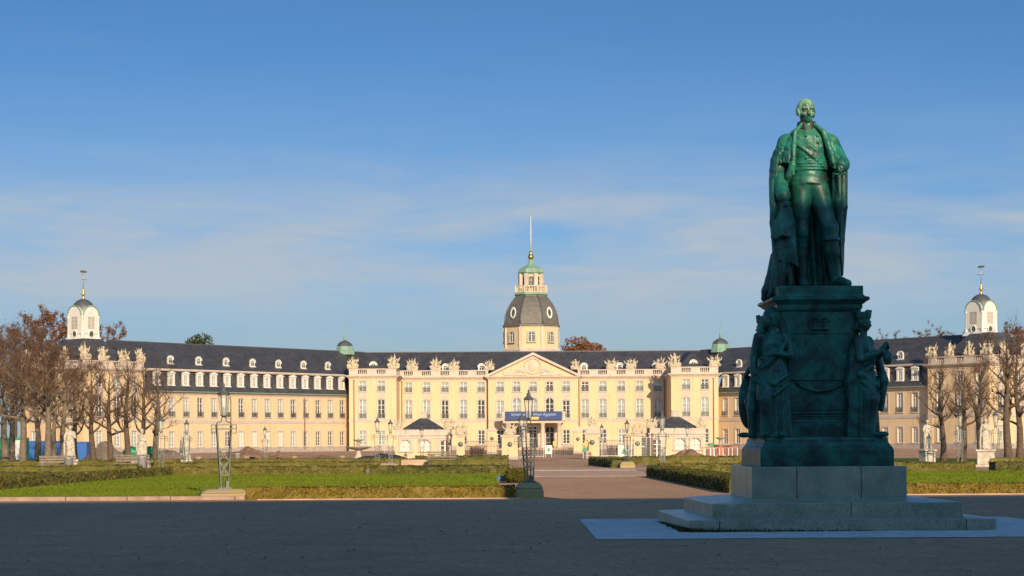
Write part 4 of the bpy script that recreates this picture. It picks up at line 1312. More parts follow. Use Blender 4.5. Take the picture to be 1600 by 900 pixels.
# ---- central block -------------------------------------------------
def central_block():
    root = empty('palace_main_block', (AX, 345, 0), 0, 'yellow three storey main block of the palace with pediment and columned portico', 'palace')
    W = 22.47
    g, s2, s3 = (1.0, 2.3), (5.35, 3.05), (9.8, 1.6)
    # side ranges between pediment section and corner pavilions
    for sx in (-1, 1):
        x0 = -W if sx < 0 else 7.55
        L = W - 7.55
        xs = [21.0, 17.95, 14.85, 11.75, 8.75]
        wins = []
        for v in xs:
            x = (sx * v) - x0
            wins += [(x, g[0], 1.08, g[1], 'trim', 'd' if PR.random() < .7 else 'c'), (x, s2[0], 1.16, s2[1], 'trimkeyrail', None), (x, s3[0], 1.16, s3[1], 'trimapronrail', None)]
        facade(root, (x0, 0, 0), 0, L, 12.0, wins)
        MB().box(0, L, -0.09, 0.0, 4.75, 5.18).build('string_course', M['band'], root, (x0, 0, 0))
        cornice(root, (x0, 0, 0), 0, L, 12.25)
        parapet(root, (x0, 0, 0), 0, L, 12.37, [sx * v - x0 for v in xs])
        for v in (20.9, 14.8, 8.7):
            round_dormer(root, (sx * v, 2.6, 13.45), 0)
        pipe(root, sx * 22.1, -0.12, 0.4, 11.6)
        pipe(root, sx * 7.75, -0.12, 0.4, 11.6)
    # pediment section
    wins = []
    for v in (-5.54, -2.77, 0, 2.77, 5.54):
        x = v + 7.55
        mid = abs(v) < 4
        wins.append((x, 0.35 if mid else 1.0, 1.5 if mid else 1.10, 3.55 if mid else 2.3, 'trimarch' if mid else 'trim', 'd'))
        wins.append((x, s2[0], 1.36 if mid else 1.16, 3.3 if mid else 2.9, 'trimarchkeyrail' if mid else 'trimkeyrail', None))
        wins.append((x, s3[0], 1.16, 1.6, 'trimapronrail', None))
    facade(root, (-7.55, -0.7, 0), 0, 15.1, 12.0, wins, sides=0.7, back=False)
    MB().box(0, 15.1, -0.09, 0.0, 4.75, 5.18).build('string_course', M['band'], root, (-7.55, -0.7, 0))
    cornice(root, (-7.55, -0.7, 0), 0, 15.1, 12.25, returns=0.6)
    MB().prism([(-7.75, 12.38), (7.75, 12.38), (0, 16.05)], -0.62, 6.0).build('pediment', M['stucco'], root)
    rk = MB()
    for sx in (-1, 1):
        P = [(sx * 8.3, 12.38), (sx * 7.45, 12.38), (0, 15.92), (0, 16.35)]
        if sx > 0: P = P[::-1]
        rk.prism(P, -1.22, -0.5) if sx < 0 else rk.prism(P, -1.22, -0.5)
    rk.build('raking_cornice', M['stone'], root)
    s = Sdf((-5.2, -1.05, 12.3), (5.2, -0.35, 16.0), 0.07)
    s.ell((0, -0.62, 14.15), (0.85, 0.22, 1.05), 0.1)
    th = np.linspace(0, 2 * PI, 17)
    s.chain([(1.35 * math.cos(t), -0.66, 14.1 + 1.35 * math.sin(t) * .98) for t in th], [.17] * 17, .08)
    s.chain([(-0.7, -0.66, 15.3), (0, -0.7, 15.62), (0.7, -0.66, 15.3)], [.15, .2, .15], .08)
    rnd = random.Random(5)
    for sx in (-1, 1):
        for i in range(15):
            x = 1.4 + i * 0.24
            top = 12.6 + (5.0 - x) * 0.38
            s.ell((sx * x, -0.63, rnd.uniform(12.75, max(12.8, top))), (rnd.uniform(.2, .42), .16, rnd.uniform(.16, .36)), .1, ry=rnd.uniform(-1, 1))
        s.chain([(sx * 1.3, -0.64, 13.0), (sx * 2.2, -0.68, 13.5), (sx * 3.2, -0.66, 13.0), (sx * 4.4, -0.64, 12.75)], [.2, .22, .18, .12], .1)
        s.cap((sx * 1.2, -0.62, 12.62), (sx * 4.8, -0.62, 12.62), .18, .14, .1)
    link('pediment_relief', s.mesh('pediment_relief', M['stone']), root)
    # portico carrying a balcony
    for x in (-4.25, -1.5, 1.5, 4.25):
        MB().lathe([(0.50, 0.3), (0.50, 0.5), (0.40, 0.6), (0.41, 0.7), (0.40, 2.5), (0.34, 4.15), (0.42, 4.2), (0.48, 4.3), (0.52, 4.45)], 14, (x, -5.0)).build('column', M['stone'], root)
    mb = MB().box(-5.1, 5.1, -5.6, -0.75, 4.45, 4.85).box(-5.3, 5.3, -5.8, -0.76, 4.85, 5.12)
    mb.build('balcony', M['stone'], root)
    mb = MB()
    for a in (-5.1, -2.6, 0, 2.6, 5.0): mb.box(a - 0.15, a + 0.25, -5.65, -5.3, 5.12, 6.2)
    mb.box(-5.2, 5.3, -5.66, -5.29, 6.2, 6.35)
    for i in range(44):
        x = -4.75 + i * 0.22
        mb.box(x, x + 0.07, -5.52, -5.42, 5.12, 6.2)
    mb.build('balcony_railing', M['stone'], root)
    mb = MB()
    for k in range(4): mb.box(-5.6 - 0.35 * k, 5.6 + 0.35 * k, -6.2 - 0.35 * k, -0.8, -0.3 if k else -0.3, 0.34 - 0.1 * k - 0.001 * k)
    mb.build('steps', M['paving'], root)
    # corner pavilions of the block
    for sx in (-1, 1):
        x0 = -30.2 if sx < 0 else 22.47
        L = 7.73
        wins = []
        for v in (28.0, 24.95):
            x = sx * v - x0
            wins += [(x, 1.0, 1.10, 2.3, 'trim', None), (x, 5.35, 1.16, 3.05, 'trimkeyrail', None), (x, 9.8, 1.16, 1.6, 'trimapronrail', None)]
        facade(root, (x0, -10, 0), 0, L, 12.0, wins, sides=10.0, back=False)
        MB().box(-0.06, L + 0.06, -0.09, 9.9, 4.75, 5.18).build('string_course', M['band'], root, (x0, -10, 0))
        for x in (0.0, 3.55, L - 0.75): MB().box(x, x + 0.75, -0.07, 0.0, 0.75, 11.6).build('pilaster_strip', M['stucco'], root, (x0, -10, 0))
        cornice(root, (x0, -10, 0), 0, L, 12.25, returns=9.4)
        parapet(root, (x0, -10, 0), 0, L, 12.37, [sx * v - x0 for v in (28.0, 24.95)])
        inner = L if sx < 0 else 0.0
        parapet(root, (x0 + (L if sx < 0 else 0), -10 if sx < 0 else 0, 0), PI / 2 if sx < 0 else -PI / 2, 9.6, 12.37, [3.0, 6.5], x0=0.45)
        round_dormer(root, (sx * 26.4, -7.2, 13.5), 0)
        # hipped roof running back into the main ridge
        xa, xb, xm = x0 + 0.5, x0 + L - 0.5, x0 + L / 2
        V = [(xa, -9.5, 12.5), (xb, -9.5, 12.5), (xb, 9, 12.5), (xa, 9, 12.5), (xm, -4.4, 16.1), (xm, 9, 16.6)]
        MB().add(V, [(0, 1, 4), (1, 2, 5, 4), (3, 0, 4, 5), (2, 3, 5)]).build('roof', M['slate'], root)
        pipe(root, sx * 29.4, -10.12, 0.4, 11.6)
    # main roof
    V = [(-33, 0.6, 12.5), (33, 0.6, 12.5), (33, 9, 16.93), (-33, 9, 16.93), (33, 17.4, 12.5), (-33, 17.4, 12.5)]
    MB().add(V, [(0, 1, 2, 3), (3, 2, 4, 5), (0, 3, 5), (1, 4, 2)]).build('roof', M['slate'], root)
    MB().box(-33, 33, 8.9, 9.1, 16.86, 17.0).build('ridge_cap', M['lead'], root)
    MB().box(-30, 30, 17.5, 17.8, 0, 12.4).build('rear_wall', M['stucco'], root)
    # small green roof lanterns over the joints with the wings
    for sx in (-1, 1):
        x = sx * 31.9
        mb = MB().lathe([(1.75, 16.3), (1.75, 16.9), (1.55, 17.0), (1.5, 17.5), (1.45, 17.55), (1.4, 17.75)], 8, (x, 3), off=.5, sm=False)
        ro = mb.build('roof_lantern', M['copper'], root)
        MB().lathe([(1.45, 17.75), (1.2, 18.2), (0.7, 18.55), (0.15, 18.75)], 8, (x, 3), off=.5, sm=False).build('dome', M['lead'], ro)
        MB().lathe([(0.1, 18.7), (0.28, 18.95), (0.1, 19.2), (0.22, 19.35), (0.1, 19.6), (0.03, 19.7), (0.025, 22.0)], 8, (x, 3)).build('finial', M['copper'], ro)
    # parapet sculptures
    spots = [(-29.6, -9.8, 3, 1.0), (-22.9, -9.8, 0, 1.05), (-20.3, 0.2, 6, 1.0), (-16.4, 0.2, 0, 1.0), (-13.3, 0.2, 3, 0.95), (-7.3, 0.2, 6, .85),
             (7.2, 0.2, 2, .85), (13.2, 0.2, 1, 1.0), (16.5, 0.2, 4, 1.0), (21.5, 0.2, 7, 1.0), (23.1, -9.8, 5, 1.1), (29.6, -9.8, 1, 1.05)]
    wd = ['on the main block corner beside the left wing', 'on the inner corner of the left projecting pavilion', 'beside the left pavilion of the main block',
          'third to the left of the pediment', 'second to the left of the pediment', 'just left of the pediment',
          'just right of the pediment', 'second to the right of the pediment', 'third to the right of the pediment', 'beside the right pavilion of the main block',
          'on the inner corner of the right projecting pavilion', 'on the main block corner beside the right wing']
    for (x, y, i, sc), d in zip(spots, wd):
        kind = ('spiky stone trophy of flags', 'stone pair of seated figures', 'stone figure with arms')[i % 3]
        put_trophy(i, (AX + x, 345 + y, 13.45), 0, kind + ' ' + d, 'stone sculptures on the palace parapet', sc)
    return root


def banner():
    o = empty('banner', (AX, 338.9, 4.95), 0, 'dark blue exhibition banner with pale lettering hung on the balcony above the entrance', 'banner')
    MB().box(-4.7, 4.7, -0.04, 0.0, 0.0, 1.42).build('cloth', M['banner'], o)

    def text(body, size, x, z, nm):
        cu = bpy.data.curves.new(nm, 'FONT')
        cu.body = body; cu.size = size; cu.extrude = 0.006; cu.align_x = 'CENTER'
        tmp = bpy.data.objects.new(nm, cu)
        COL.objects.link(tmp)
        bpy.context.view_layer.update()
        me = bpy.data.meshes.new_from_object(tmp.evaluated_get(bpy.context.evaluated_depsgraph_get()))
        bpy.data.objects.remove(tmp)
        me.materials.clear(); me.materials.append(M['bannertext'])
        c = link(nm, me, o, (x, -0.05, z))
        c.rotation_euler = (PI / 2, 0, 0)
    text('Schönheit im Alten Ägypten', 0.66, 0.0, 0.72, 'lettering')
    # gold shape below the middle of the cloth
    MB().prism([(-1.0, 0.08), (0.75, 0.08), (0.95, 0.5), (-1.1, 0.5)], -0.075, -0.045).build('picture_field', M['yellow'], o)


# ---- wings -----------------------------------------------------------
def wing(org, rz, L, win_x, label, closed=(), joint=1):
    root = empty('palace_wing', org, rz, label, 'palace wing')
    wins = []
    for i, x in enumerate(win_x):
        wins.append((x, 0.9, 1.12, 2.3, 'trim', 's' if i in closed else ('d' if i in (0, 1, 2, 5) else None)))
        wins.append((x, 5.45, 1.16, 2.85, 'trimrail', None))
    facade(root, (0, 0, 0), 0, L, 9.0, wins)
    MB().box(0, L, -0.08, 0, 4.5, 5.0).build('string_course', M['band'], root)
    cornice(root, (0, 0, 0), 0, L, 9.1, scale=0.8)
    # mansard: bell-cast steep slope, white cornice, upper roof
    prof = [(-0.62, 9.12), (-0.55, 9.35), (-0.25, 9.6), (0.15, 10.2), (0.55, 11.2), (0.85, 12.3)]
    vs, fs = [], []
    for y, z in prof: vs += [(0, y, z), (L, y, z)]
    for i in range(len(prof) - 1): fs.append((2 * i, 2 * i + 1, 2 * i + 3, 2 * i + 2))
    MB().add(vs, fs).build('mansard_roof', M['slate'], root)
    MB().box(0, L, 0.42, 1.3, 12.3, 12.42).box(0, L, 0.32, 1.3, 12.42, 12.62).build('upper_cornice', M['stone'], root)
    XA, XB = (0, L + 9) if joint > 0 else (-12, L)
    V = [(XA, 0.5, 12.63), (XB, 0.5, 12.63), (XB, 7, 16.85), (XA, 7, 16.85), (XB, 14, 12.6), (XA, 14, 12.6)]
    MB().add(V, [(0, 1, 2, 3), (3, 2, 4, 5), (0, 3, 5), (1, 4, 2)]).build('roof', M['slate'], root)
    MB().box(XA, XB, 6.9, 7.1, 16.8, 16.95).build('ridge_cap', M['lead'], root)
    MB().box(0, L, 13.8, 14.0, 0, 12.55).build('rear_wall', M['stucco'], root)
    MB().box(0, L, -0.68, -0.55, 9.14, 9.26).build('gutter', M['copper'], root)
    for i, x in enumerate(win_x):
        mansard_dormer(root, (x, -0.02, 10.15), 0)
    n = len(win_x) // 2
    for i in range(n):
        x = (win_x[2 * i] + win_x[2 * i + 1]) / 2
        round_dormer(root, (x, 1.75, 13.5), 0, 1.05, 1.1)
    for x in (L * 0.72, L * 0.99 - 0.2, L * 0.38): pipe(root, x, -0.12, 0.3, 8.6)
    return root


def corner_pavilion(org, rz, L, D, side, label, side_word):
    root = empty('corner_pavilion', org, rz, label, 'palace pavilion')
    xs = [2.0, 5.3, 8.7] if side < 0 else [2.3, 6.0, 9.6]
    if side < 0: xs = [L - x for x in xs]
    mk = lambda x: [(x, 1.0, 1.12, 2.3, 'trim', None), (x, 5.4, 1.18, 3.0, 'trimkeyrail', None), (x, 9.6, 1.16, 1.6, 'trimapron', None)]
    wins = sum((mk(x) for x in xs), [])
    facade(root, (0, 0, 0), 0, L, 12.0, wins)
    ex = sum((mk(x) for x in (2.4, 6.5, 10.6)), [])
    so, sr = ((L, 0, 0), PI / 2) if side > 0 else ((0, D, 0), -PI / 2)
    facade(root, so, sr, D, 12.0, ex)
    # the other side and the rear
    mb = MB()
    x = 0 if side > 0 else L
    mb.quad((x, 0, 0), (x, D, 0), (x, D, 12), (x, 0, 12)); mb.quad((0, D, 0), (L, D, 0), (L, D, 12), (0, D, 12))
    mb.build('wall', M['stucco'], root)
    for o_, r_, ln in (((0, 0, 0), 0, L), (so, sr, D)):
        MB().box(-0.05, ln + 0.05, -0.09, 0, 4.6, 5.05).build('string_course', M['band'], root, o_, r_)
        for c in (0.0, ln - 0.9): MB().box(c + (0.002 if c else 0), c + 0.9, -0.075, 0, 0.76, 11.6).build('pilaster_strip', M['stucco'], root, o_, r_)
    cornice(root, (0, 0, 0), 0, L, 12.2, returns=D)
    parapet(root, (0, 0, 0), 0, L, 12.32, xs)
    parapet(root, so, sr, D, 12.32, [2.4, 6.5, 10.6], x0=0.5 if side > 0 else 0.0)
    # hipped slate roof
    cx, cy = L / 2, D / 2
    V = [(0.5, 0.5, 12.5), (L - 0.5, 0.5, 12.5), (L - 0.5, D - 0.5, 12.5), (0.5, D - 0.5, 12.5),
         (cx - 1.7, cy - 1.7, 16.9), (cx + 1.7, cy - 1.7, 16.9), (cx + 1.7, cy + 1.7, 16.9), (cx - 1.7, cy + 1.7, 16.9)]
    MB().add(V, [(0, 1, 5, 4), (1, 2, 6, 5), (2, 3, 7, 6), (3, 0, 4, 7), (4, 5, 6, 7)]).build('roof', M['slate'], root)
    # white belfry
    Mw = Matrix.Translation(org) @ Matrix.Rotation(rz, 4, 'Z')
    b = empty('belfry', Mw @ Vector((cx - (1.2 if side > 0 else 0), cy, 16.5)), rz, 'white square belfry with dark dome and gilded finial on the %s corner pavilion' % side_word, 'belfry')
    body = MB().hexa((-1.95, 1.95, -1.95, 1.95), (-1.5, 1.5, -1.5, 1.5), 0, 0.9).box(-1.5, 1.5, -1.5, 1.5, 0.9, 3.9)
    for sx in (-1, 1):
        for sy in (-1, 1):
            body.lathe([(0.30, 0.0), (0.26, 0.9), (0.22, 1.1), (0.22, 3.3), (0.30, 3.4), (0.3, 3.6)], 8, (sx * 1.48, sy * 1.48))
    body.build('body', M['white'], b)
    for k in range(4):
        Mr = Matrix.Rotation(k * PI / 2, 4, 'Z')
        n = 10
        arc = [(1.52 * math.cos(PI * i / n), 3.6 + 1.52 * math.sin(PI * i / n)) for i in range(n + 1)]
        mb = MB().prism([(-1.52, 1.0), (1.52, 1.0)] + arc, -1.66, -1.40)
        mb.v = [tuple(Mr @ Vector(p)) for p in mb.v]
        gb = mb.build('gable', M['white'], b)
        mb = MB()
        for i in range(n):
            p, q = arc[i], arc[i + 1]
            mb.tube([(p[0], -1.72, p[1]), (q[0], -1.72, q[1])], [0.10, 0.10], 6)
        mb.v = [tuple(Mr @ Vector(p)) for p in mb.v]
        mb.build('copper_edge', M['copper'], gb)
        mb = MB()
        for x0, x1 in ((-0.62, -0.05), (0.05, 0.62)):
            for i in range(9):
                z = 1.75 + i * 0.2
                mb.box(x0, x1, -1.70, -1.662, z, z + 0.13)
        mb.v = [tuple(Mr @ Vector(p)) for p in mb.v]
        mb.build('louvre', M['plinth'], gb)
        mb = MB().tube([(0, -1.70, 0.95), (0, -1.55, 0.95)], [0.42, 0.42], 12, sm=False)
        mb.v = [tuple(Mr @ Vector(p)) for p in mb.v]
        mb.build('oculus', M['darkpane'], gb)
        s_ = MB()
        for t in range(12):
            a0, a1 = 2 * PI * t / 12, 2 * PI * (t + 1) / 12
            s_.tube([(0.5 * math.cos(a0), -1.72, 0.95 + 0.5 * math.sin(a0)), (0.5 * math.cos(a1), -1.72, 0.95 + 0.5 * math.sin(a1))], [0.1, 0.1], 5)
        s_.v = [tuple(Mr @ Vector(p)) for p in s_.v]
        s_.build('oculus_ring', M['white'], gb)
    MB().lathe([(1.60, 3.72), (1.61, 3.85), (1.61, 4.5), (1.52, 5.1), (1.22, 5.6), (0.75, 5.98), (0.18, 6.18)], 18, sm=True).build('dome', M['lead'], b)
    MB().lathe([(0.16, 6.05), (0.26, 6.2), (0.15, 6.4), (0.15, 6.6), (0.24, 6.75), (0.25, 6.95), (0.13, 7.2), (0.19, 7.35), (0.08, 7.6), (0.04, 7.85)], 10).build('finial', M['gold'], b)
    mb = MB().tube([(0, 0, 7.8), (0, 0, 10.4)], [0.04, 0.03], 6)
    mb.tube([(-0.7, 0, 9.0), (0.7, 0, 9.0)], [0.03, 0.03], 5)
    mb.box(-0.55, 0.65, -0.02, 0.02, 10.0, 10.3)
    mb.build('weather_vane', M['gold'], b)
    # sculptures along both parapets
    spots = [(x, 0.2, 0) for x in (0.6, L / 3 + .1, 2 * L / 3, L - 0.5)]
    endx = L - 0.2 if side > 0 else 0.2
    spots += [(endx, y, sr) for y in (3.6 if side > 0 else 4.2, 8.2, 12.4)]
    names = ['nearest the wing' if side > 0 else 'on the outer corner', None, None, None]
    for i, (x, y, r) in enumerate(spots):
        p = Mw @ Vector((x, y, 13.4))
        front = i < 4
        k = (3 - i) if side < 0 and front else i
        pos = ['next to the wing roof', 'second from the wing roof', 'third from the wing roof', 'at the corner below the belfry'][k] if front else ['first', 'second', 'third'][i - 4] + ' past the corner'
        t = (i * 2 + (1 if side > 0 else 0)) % 9
        kind = ('spiky stone trophy of flags', 'stone pair of figures', 'stone figure with arms')[t % 3]
        put_trophy(t, p, rz + r, '%s on the %s corner pavilion, %s' % (kind, side_word, pos), 'stone sculptures on the corner pavilions', 1.0 if k != 3 else 1.12)
    return root


# ---- the octagonal tower ------------------------------------------------
def tower():
    root = empty('palace_tower', (AX + 0.05, 375, 0), 0, 'octagonal yellow tower with slate dome, gallery, green lantern and tall pole', 'tower')
    k = 1 / math.cos(PI / 8)
    Rw = 4.8 * k
    MB().lathe([(Rw + 0.5, 10), (Rw + 0.5, 17.6), (Rw + 0.42, 17.7), (Rw + 0.5, 18.0), (Rw + 0.35, 18.15), (Rw + 0.3, 18.35)], 8, off=.5, sm=False).build('base', M['stone'], root)
    mb = MB()
    for i in range(8):
        a = i * PI / 4
        for j in range(5):
            x = -1.5 + j * 0.75
            Mr = Matrix.Rotation(a, 4, 'Z')
            mb.box(x - 0.18, x + 0.18, -5.22, -4.95, 17.75, 18.05, 0, Mr)
    mb.build('corbels', M['cream'], root)
    MB().lathe([(Rw, 18.3), (Rw, 22.1), (Rw + 0.15, 22.15), (Rw + 0.22, 22.4)], 8, off=.5, sm=False).build('drum', M['stucco'], root)
    for i in range(8):
        a = (i + 0.5) * PI / 4
        c = Vector((Rw * math.cos(a), Rw * math.sin(a), 0))
        MB().box(-0.32, 0.32, -0.10, 0.3, 18.32, 22.1).build('corner_strip', M['cream'], root, tuple(c), a + PI / 2)
    wm = unit_meshes(1.35, 1.9, 'trimarch')
    for i in range(8):
        a = i * PI / 4
        Mr = Matrix.Rotation(a, 3, 'Z')
        p = Mr @ Vector((0, -4.8 - 0.27, 19.4))
        o = put_window(root, p, a, 1.25, 1.8, 'trimarch', 'd')
    dome = [(Rw + 0.45, 22.35), (Rw + 0.4, 22.6), (Rw + 0.06, 22.75), (Rw - 0.0, 23.4), (Rw - 0.10, 24.2), (Rw - 0.32, 24.9), (Rw - 0.68, 25.7), (Rw - 1.15, 26.5), (Rw - 1.75, 27.3), (Rw - 2.35, 27.9)]
    MB().lathe(dome, 8, off=.5, sm=False).build('dome', M['domeslate'], root)
    for i in range(8):
        a = (i + 0.5) * PI / 4
        MB().tube([(r * math.cos(a) * 1.005, r * math.sin(a) * 1.005, z) for r, z in dome[2:]], [0.12] * (len(dome) - 2), 5).build('rib', M['lead'], root)
    # shield shaped dormers on alternate faces
    for i in range(1, 8, 2):
        a = i * PI / 4
        s = MB()
        s.lathe([(0.0, 0), (0.95, 0.0), (1.0, 0.12), (0.62, 0.16), (0.6, 0.05)], 14, sx=0.75, sy=1.15)
        d = s.build('dormer', M['white'], root)
        d.rotation_euler = (PI / 2 - 0.12, 0, a)
        Mr = Matrix.Rotation(a, 3, 'Z')
        d.location = Mr @ Vector((0, -4.62, 24.7))
        MB().lathe([(0.0, 0.04), (0.58, 0.045), (0.55, 0.07)], 12, sx=0.75, sy=1.15).build('pane', M['darkpane'], d)
    kk = 1.02
    MB().lathe([(2.6 * k, 27.8), (2.75 * k, 28.0), (3.0 * k, 28.15), (3.0 * k, 28.4), (2.85 * k, 28.45), (2.85 * k, 28.55)], 8, off=.5, sm=False).build('gallery', M['copper'], root)
    mb = MB().lathe([(2.86 * k, 28.5), (2.86 * k, 28.62), (2.74 * k, 28.62), (2.74 * k, 28.5)], 8, off=.5, sm=False)
    for i in range(8):
        a0, a1 = (i + 0.5) * PI / 4, (i + 1.5) * PI / 4
        r = 2.82 * k
        A, B = Vector((r * math.cos(a0), r * math.sin(a0), 0)), Vector((r * math.cos(a1), r * math.sin(a1), 0))
        mb.bar(A + Vector((0, 0, 29.72)), B + Vector((0, 0, 29.72)), 0.14)
        mb.bar(A + Vector((0, 0, 28.6)), A + Vector((0, 0, 29.85)), 0.22)
        for j in range(1, 8):
            q = A.lerp(B, j / 8)
            mb.bar(q + Vector((0, 0, 28.6)), q + Vector((0, 0, 29.7)), 0.10)
    mb.build('gallery_railing', M['cream'], root)
    # lantern room: eight piers, arched openings
    mb = MB().lathe([(1.55 * k, 28.5), (1.55 * k, 32.0)], 8, off=.5, sm=False)
    mb.build('lantern_room', M['darkpane'], root)
    pr = MB()
    for i in range(8):
        a = (i + 0.5) * PI / 4
        pr.box(-0.36, 0.36, -0.28, 0.35, 28.5, 32.0, 0, Matrix.Translation((1.97 * k * math.cos(a), 1.97 * k * math.sin(a), 0)) @ Matrix.Rotation(a + PI / 2, 4, 'Z'))
    pr.build('pier', M['stone'], root)
    n = 8
    for i in range(8):
        Mr = Matrix.Rotation(i * PI / 4, 4, 'Z')
        mb = MB()
        hw = 0.50
        mb.box(-0.80, 0.80, -1.95, -1.62, 28.5, 29.5, 0, Mr)
        arc = [(hw * math.cos(PI * t / n), 31.0 + hw * math.sin(PI * t / n)) for t in range(n + 1)]
        for t in range(n):
            p, q = arc[t], arc[t + 1]
            vs = [(p[0], -1.9, p[1]), (q[0], -1.9, q[1]), (q[0], -1.9, 32.0), (p[0], -1.9, 32.0), (p[0], -1.6, p[1]), (q[0], -1.6, q[1]), (q[0], -1.6, 32.0), (p[0], -1.6, 32.0)]
            mb.add([Mr @ Vector(v) for v in vs], [(1, 0, 3, 2), (0, 1, 5, 4)])
        mb.box(-0.04, 0.04, -1.68, -1.58, 29.5, 31.5, 0, Mr).box(-0.5, 0.5, -1.66, -1.59, 30.75, 30.83, 0, Mr)
        mb.build('lantern_arch', M['cream'], root)
    MB().lathe([(2.05 * k, 31.9), (2.25 * k, 32.1), (2.35 * k, 32.2), (2.3 * k, 32.5), (2.0 * k, 33.0), (1.55 * k, 33.2), (1.0 * k, 33.5), (0.55 * k, 34.0), (0.35 * k, 34.6)], 8, off=.5, sm=False).build('lantern_roof', M['copper'], root)
    MB().lathe([(0.3, 34.4), (0.28, 34.7), (0.5, 35.0), (0.55, 35.25), (0.4, 35.5), (0.3, 35.6), (0.34, 35.9), (0.2, 36.2)], 12).build('finial', M['gold'], root)
    MB().tube([(0, 0, 36.0), (0, 0, 39.0), (0, 0, 42.4)], [0.17, 0.15, 0.12], 8).lathe([(0.1, 42.35), (0.22, 42.5), (0.1, 42.7)], 8).build('pole', M['polepaint'], root)
    return root


def palace():
    central_block()
    banner()
    tower()
    rz = math.atan2(0.8, 0.6)
    Lw = 46.3
    J = Vector((-26.9, 338, 0))
    t = [1.67 + 2.94 * i for i in range(15)]
    wing(J + Vector((-0.6, -0.8, 0)) * Lw, rz, Lw + 3.0, [Lw - x for x in t], 'long sunlit yellow palace wing with slate mansard roof on the left side', closed=(5, 6, 7, 8))
    JR = Vector((2 * AX + 26.9, 338, 0))
    wing(JR, -rz, Lw, t, 'long yellow palace wing in slanting light, partly behind the monument', closed=(), joint=-1)
    P = J + Vector((-0.6, -0.8, 0)) * 58 + Vector((0.8, -0.6, 0)) * 1.0
    corner_pavilion(P, rz, 11.7, 13.0, -1, 'yellow corner pavilion ending the left wing, half hidden by bare trees', 'left')
    P = JR + Vector((0.6, -0.8, 0)) * 46.3 + Vector((-0.8, -0.6, 0)) * 1.0
    corner_pavilion(P, -rz, 11.4, 13.0, 1, 'yellow corner pavilion ending the right wing with white parapet figures', 'right')
# ------------------------------------------------------------------ ground and garden
GR = random.Random(21)


def ground():
    ys = [-60, -20, 0, 20, 40, 60, 80, 100] + list(np.arange(110, 320, 10)) + [340, 380, 450, 600, 900, 1500, 2500]
    xs = [-2500, -900, -400, -200, -100, -50, -20, 0, 20, 50, 100, 200, 400, 900, 2500]
    vs = [(x, y, gz(y)) for y in ys for x in xs]
    n = len(xs)
    fs = [(j * n + i, j * n + i + 1, (j + 1) * n + i + 1, (j + 1) * n + i) for j in range(len(ys) - 1) for i in range(n - 1)]
    setp(MB().add(vs, fs).build('ground', M['gravel']), kind='structure')


def sheet(name, x0, x1, y0, y1, mat, dz, kind='structure', n=24):
    """flat sheet that follows the lie of the ground"""
    vs, fs = [], []
    for j in range(n + 1):
        y = y0 + (y1 - y0) * j / n
        vs += [(x0, y, gz(y) + dz), (x1, y, gz(y) + dz)]
    for j in range(n): fs.append((2 * j, 2 * j + 1, 2 * j + 3, 2 * j + 2))
    return setp(MB().add(vs, fs).build(name, M[mat]), kind=kind)


def lawn(x0, x1, y0, y1, dz=0.05, step=0.6):
    """lawn with a slightly uneven surface and grown edges"""
    nx, ny = max(2, int((x1 - x0) / step)), max(2, int((y1 - y0) / step))
    X = np.linspace(x0, x1, nx + 1); Y = np.linspace(y0, y1, ny + 1)
    rnd = np.random.RandomState(3)
    N = rnd.rand(nx + 1, ny + 1) * 0.03
    vs = [(X[i], Y[j], gz(Y[j]) + dz + N[i, j] - (0.08 if i in (0, nx) or j in (0, ny) else 0)) for j in range(ny + 1) for i in range(nx + 1)]
    fs = [(j * (nx + 1) + i, j * (nx + 1) + i + 1, (j + 1) * (nx + 1) + i + 1, (j + 1) * (nx + 1) + i) for j in range(ny) for i in range(nx)]
    return setp(MB().add(vs, fs).build('lawn', M['lawn'], smooth=True), kind='structure')


def grass_tufts(x0, x1, y0, y1, count, label):
    mb = MB()
    r = random.Random(8)
    for _ in range(count):
        y = y0 + (y1 - y0) * r.random() ** 1.6
        x = r.uniform(x0, x1); a = r.uniform(0, PI); h = r.uniform(0.03, 0.08)
        dx, dy = 0.05 * math.cos(a), 0.035 * math.sin(a)
        z = gz(y) + 0.05
        if (y - y0) < 0.3: continue
        mb.add([(x - dx, y - dy, z), (x + dx, y + dy, z), (x + r.uniform(-.03, .03), y, z + h)], [(0, 1, 2)])
    o = mb.build('grass', M['lawn'])
    setp(o, label, 'grass', kind='stuff')


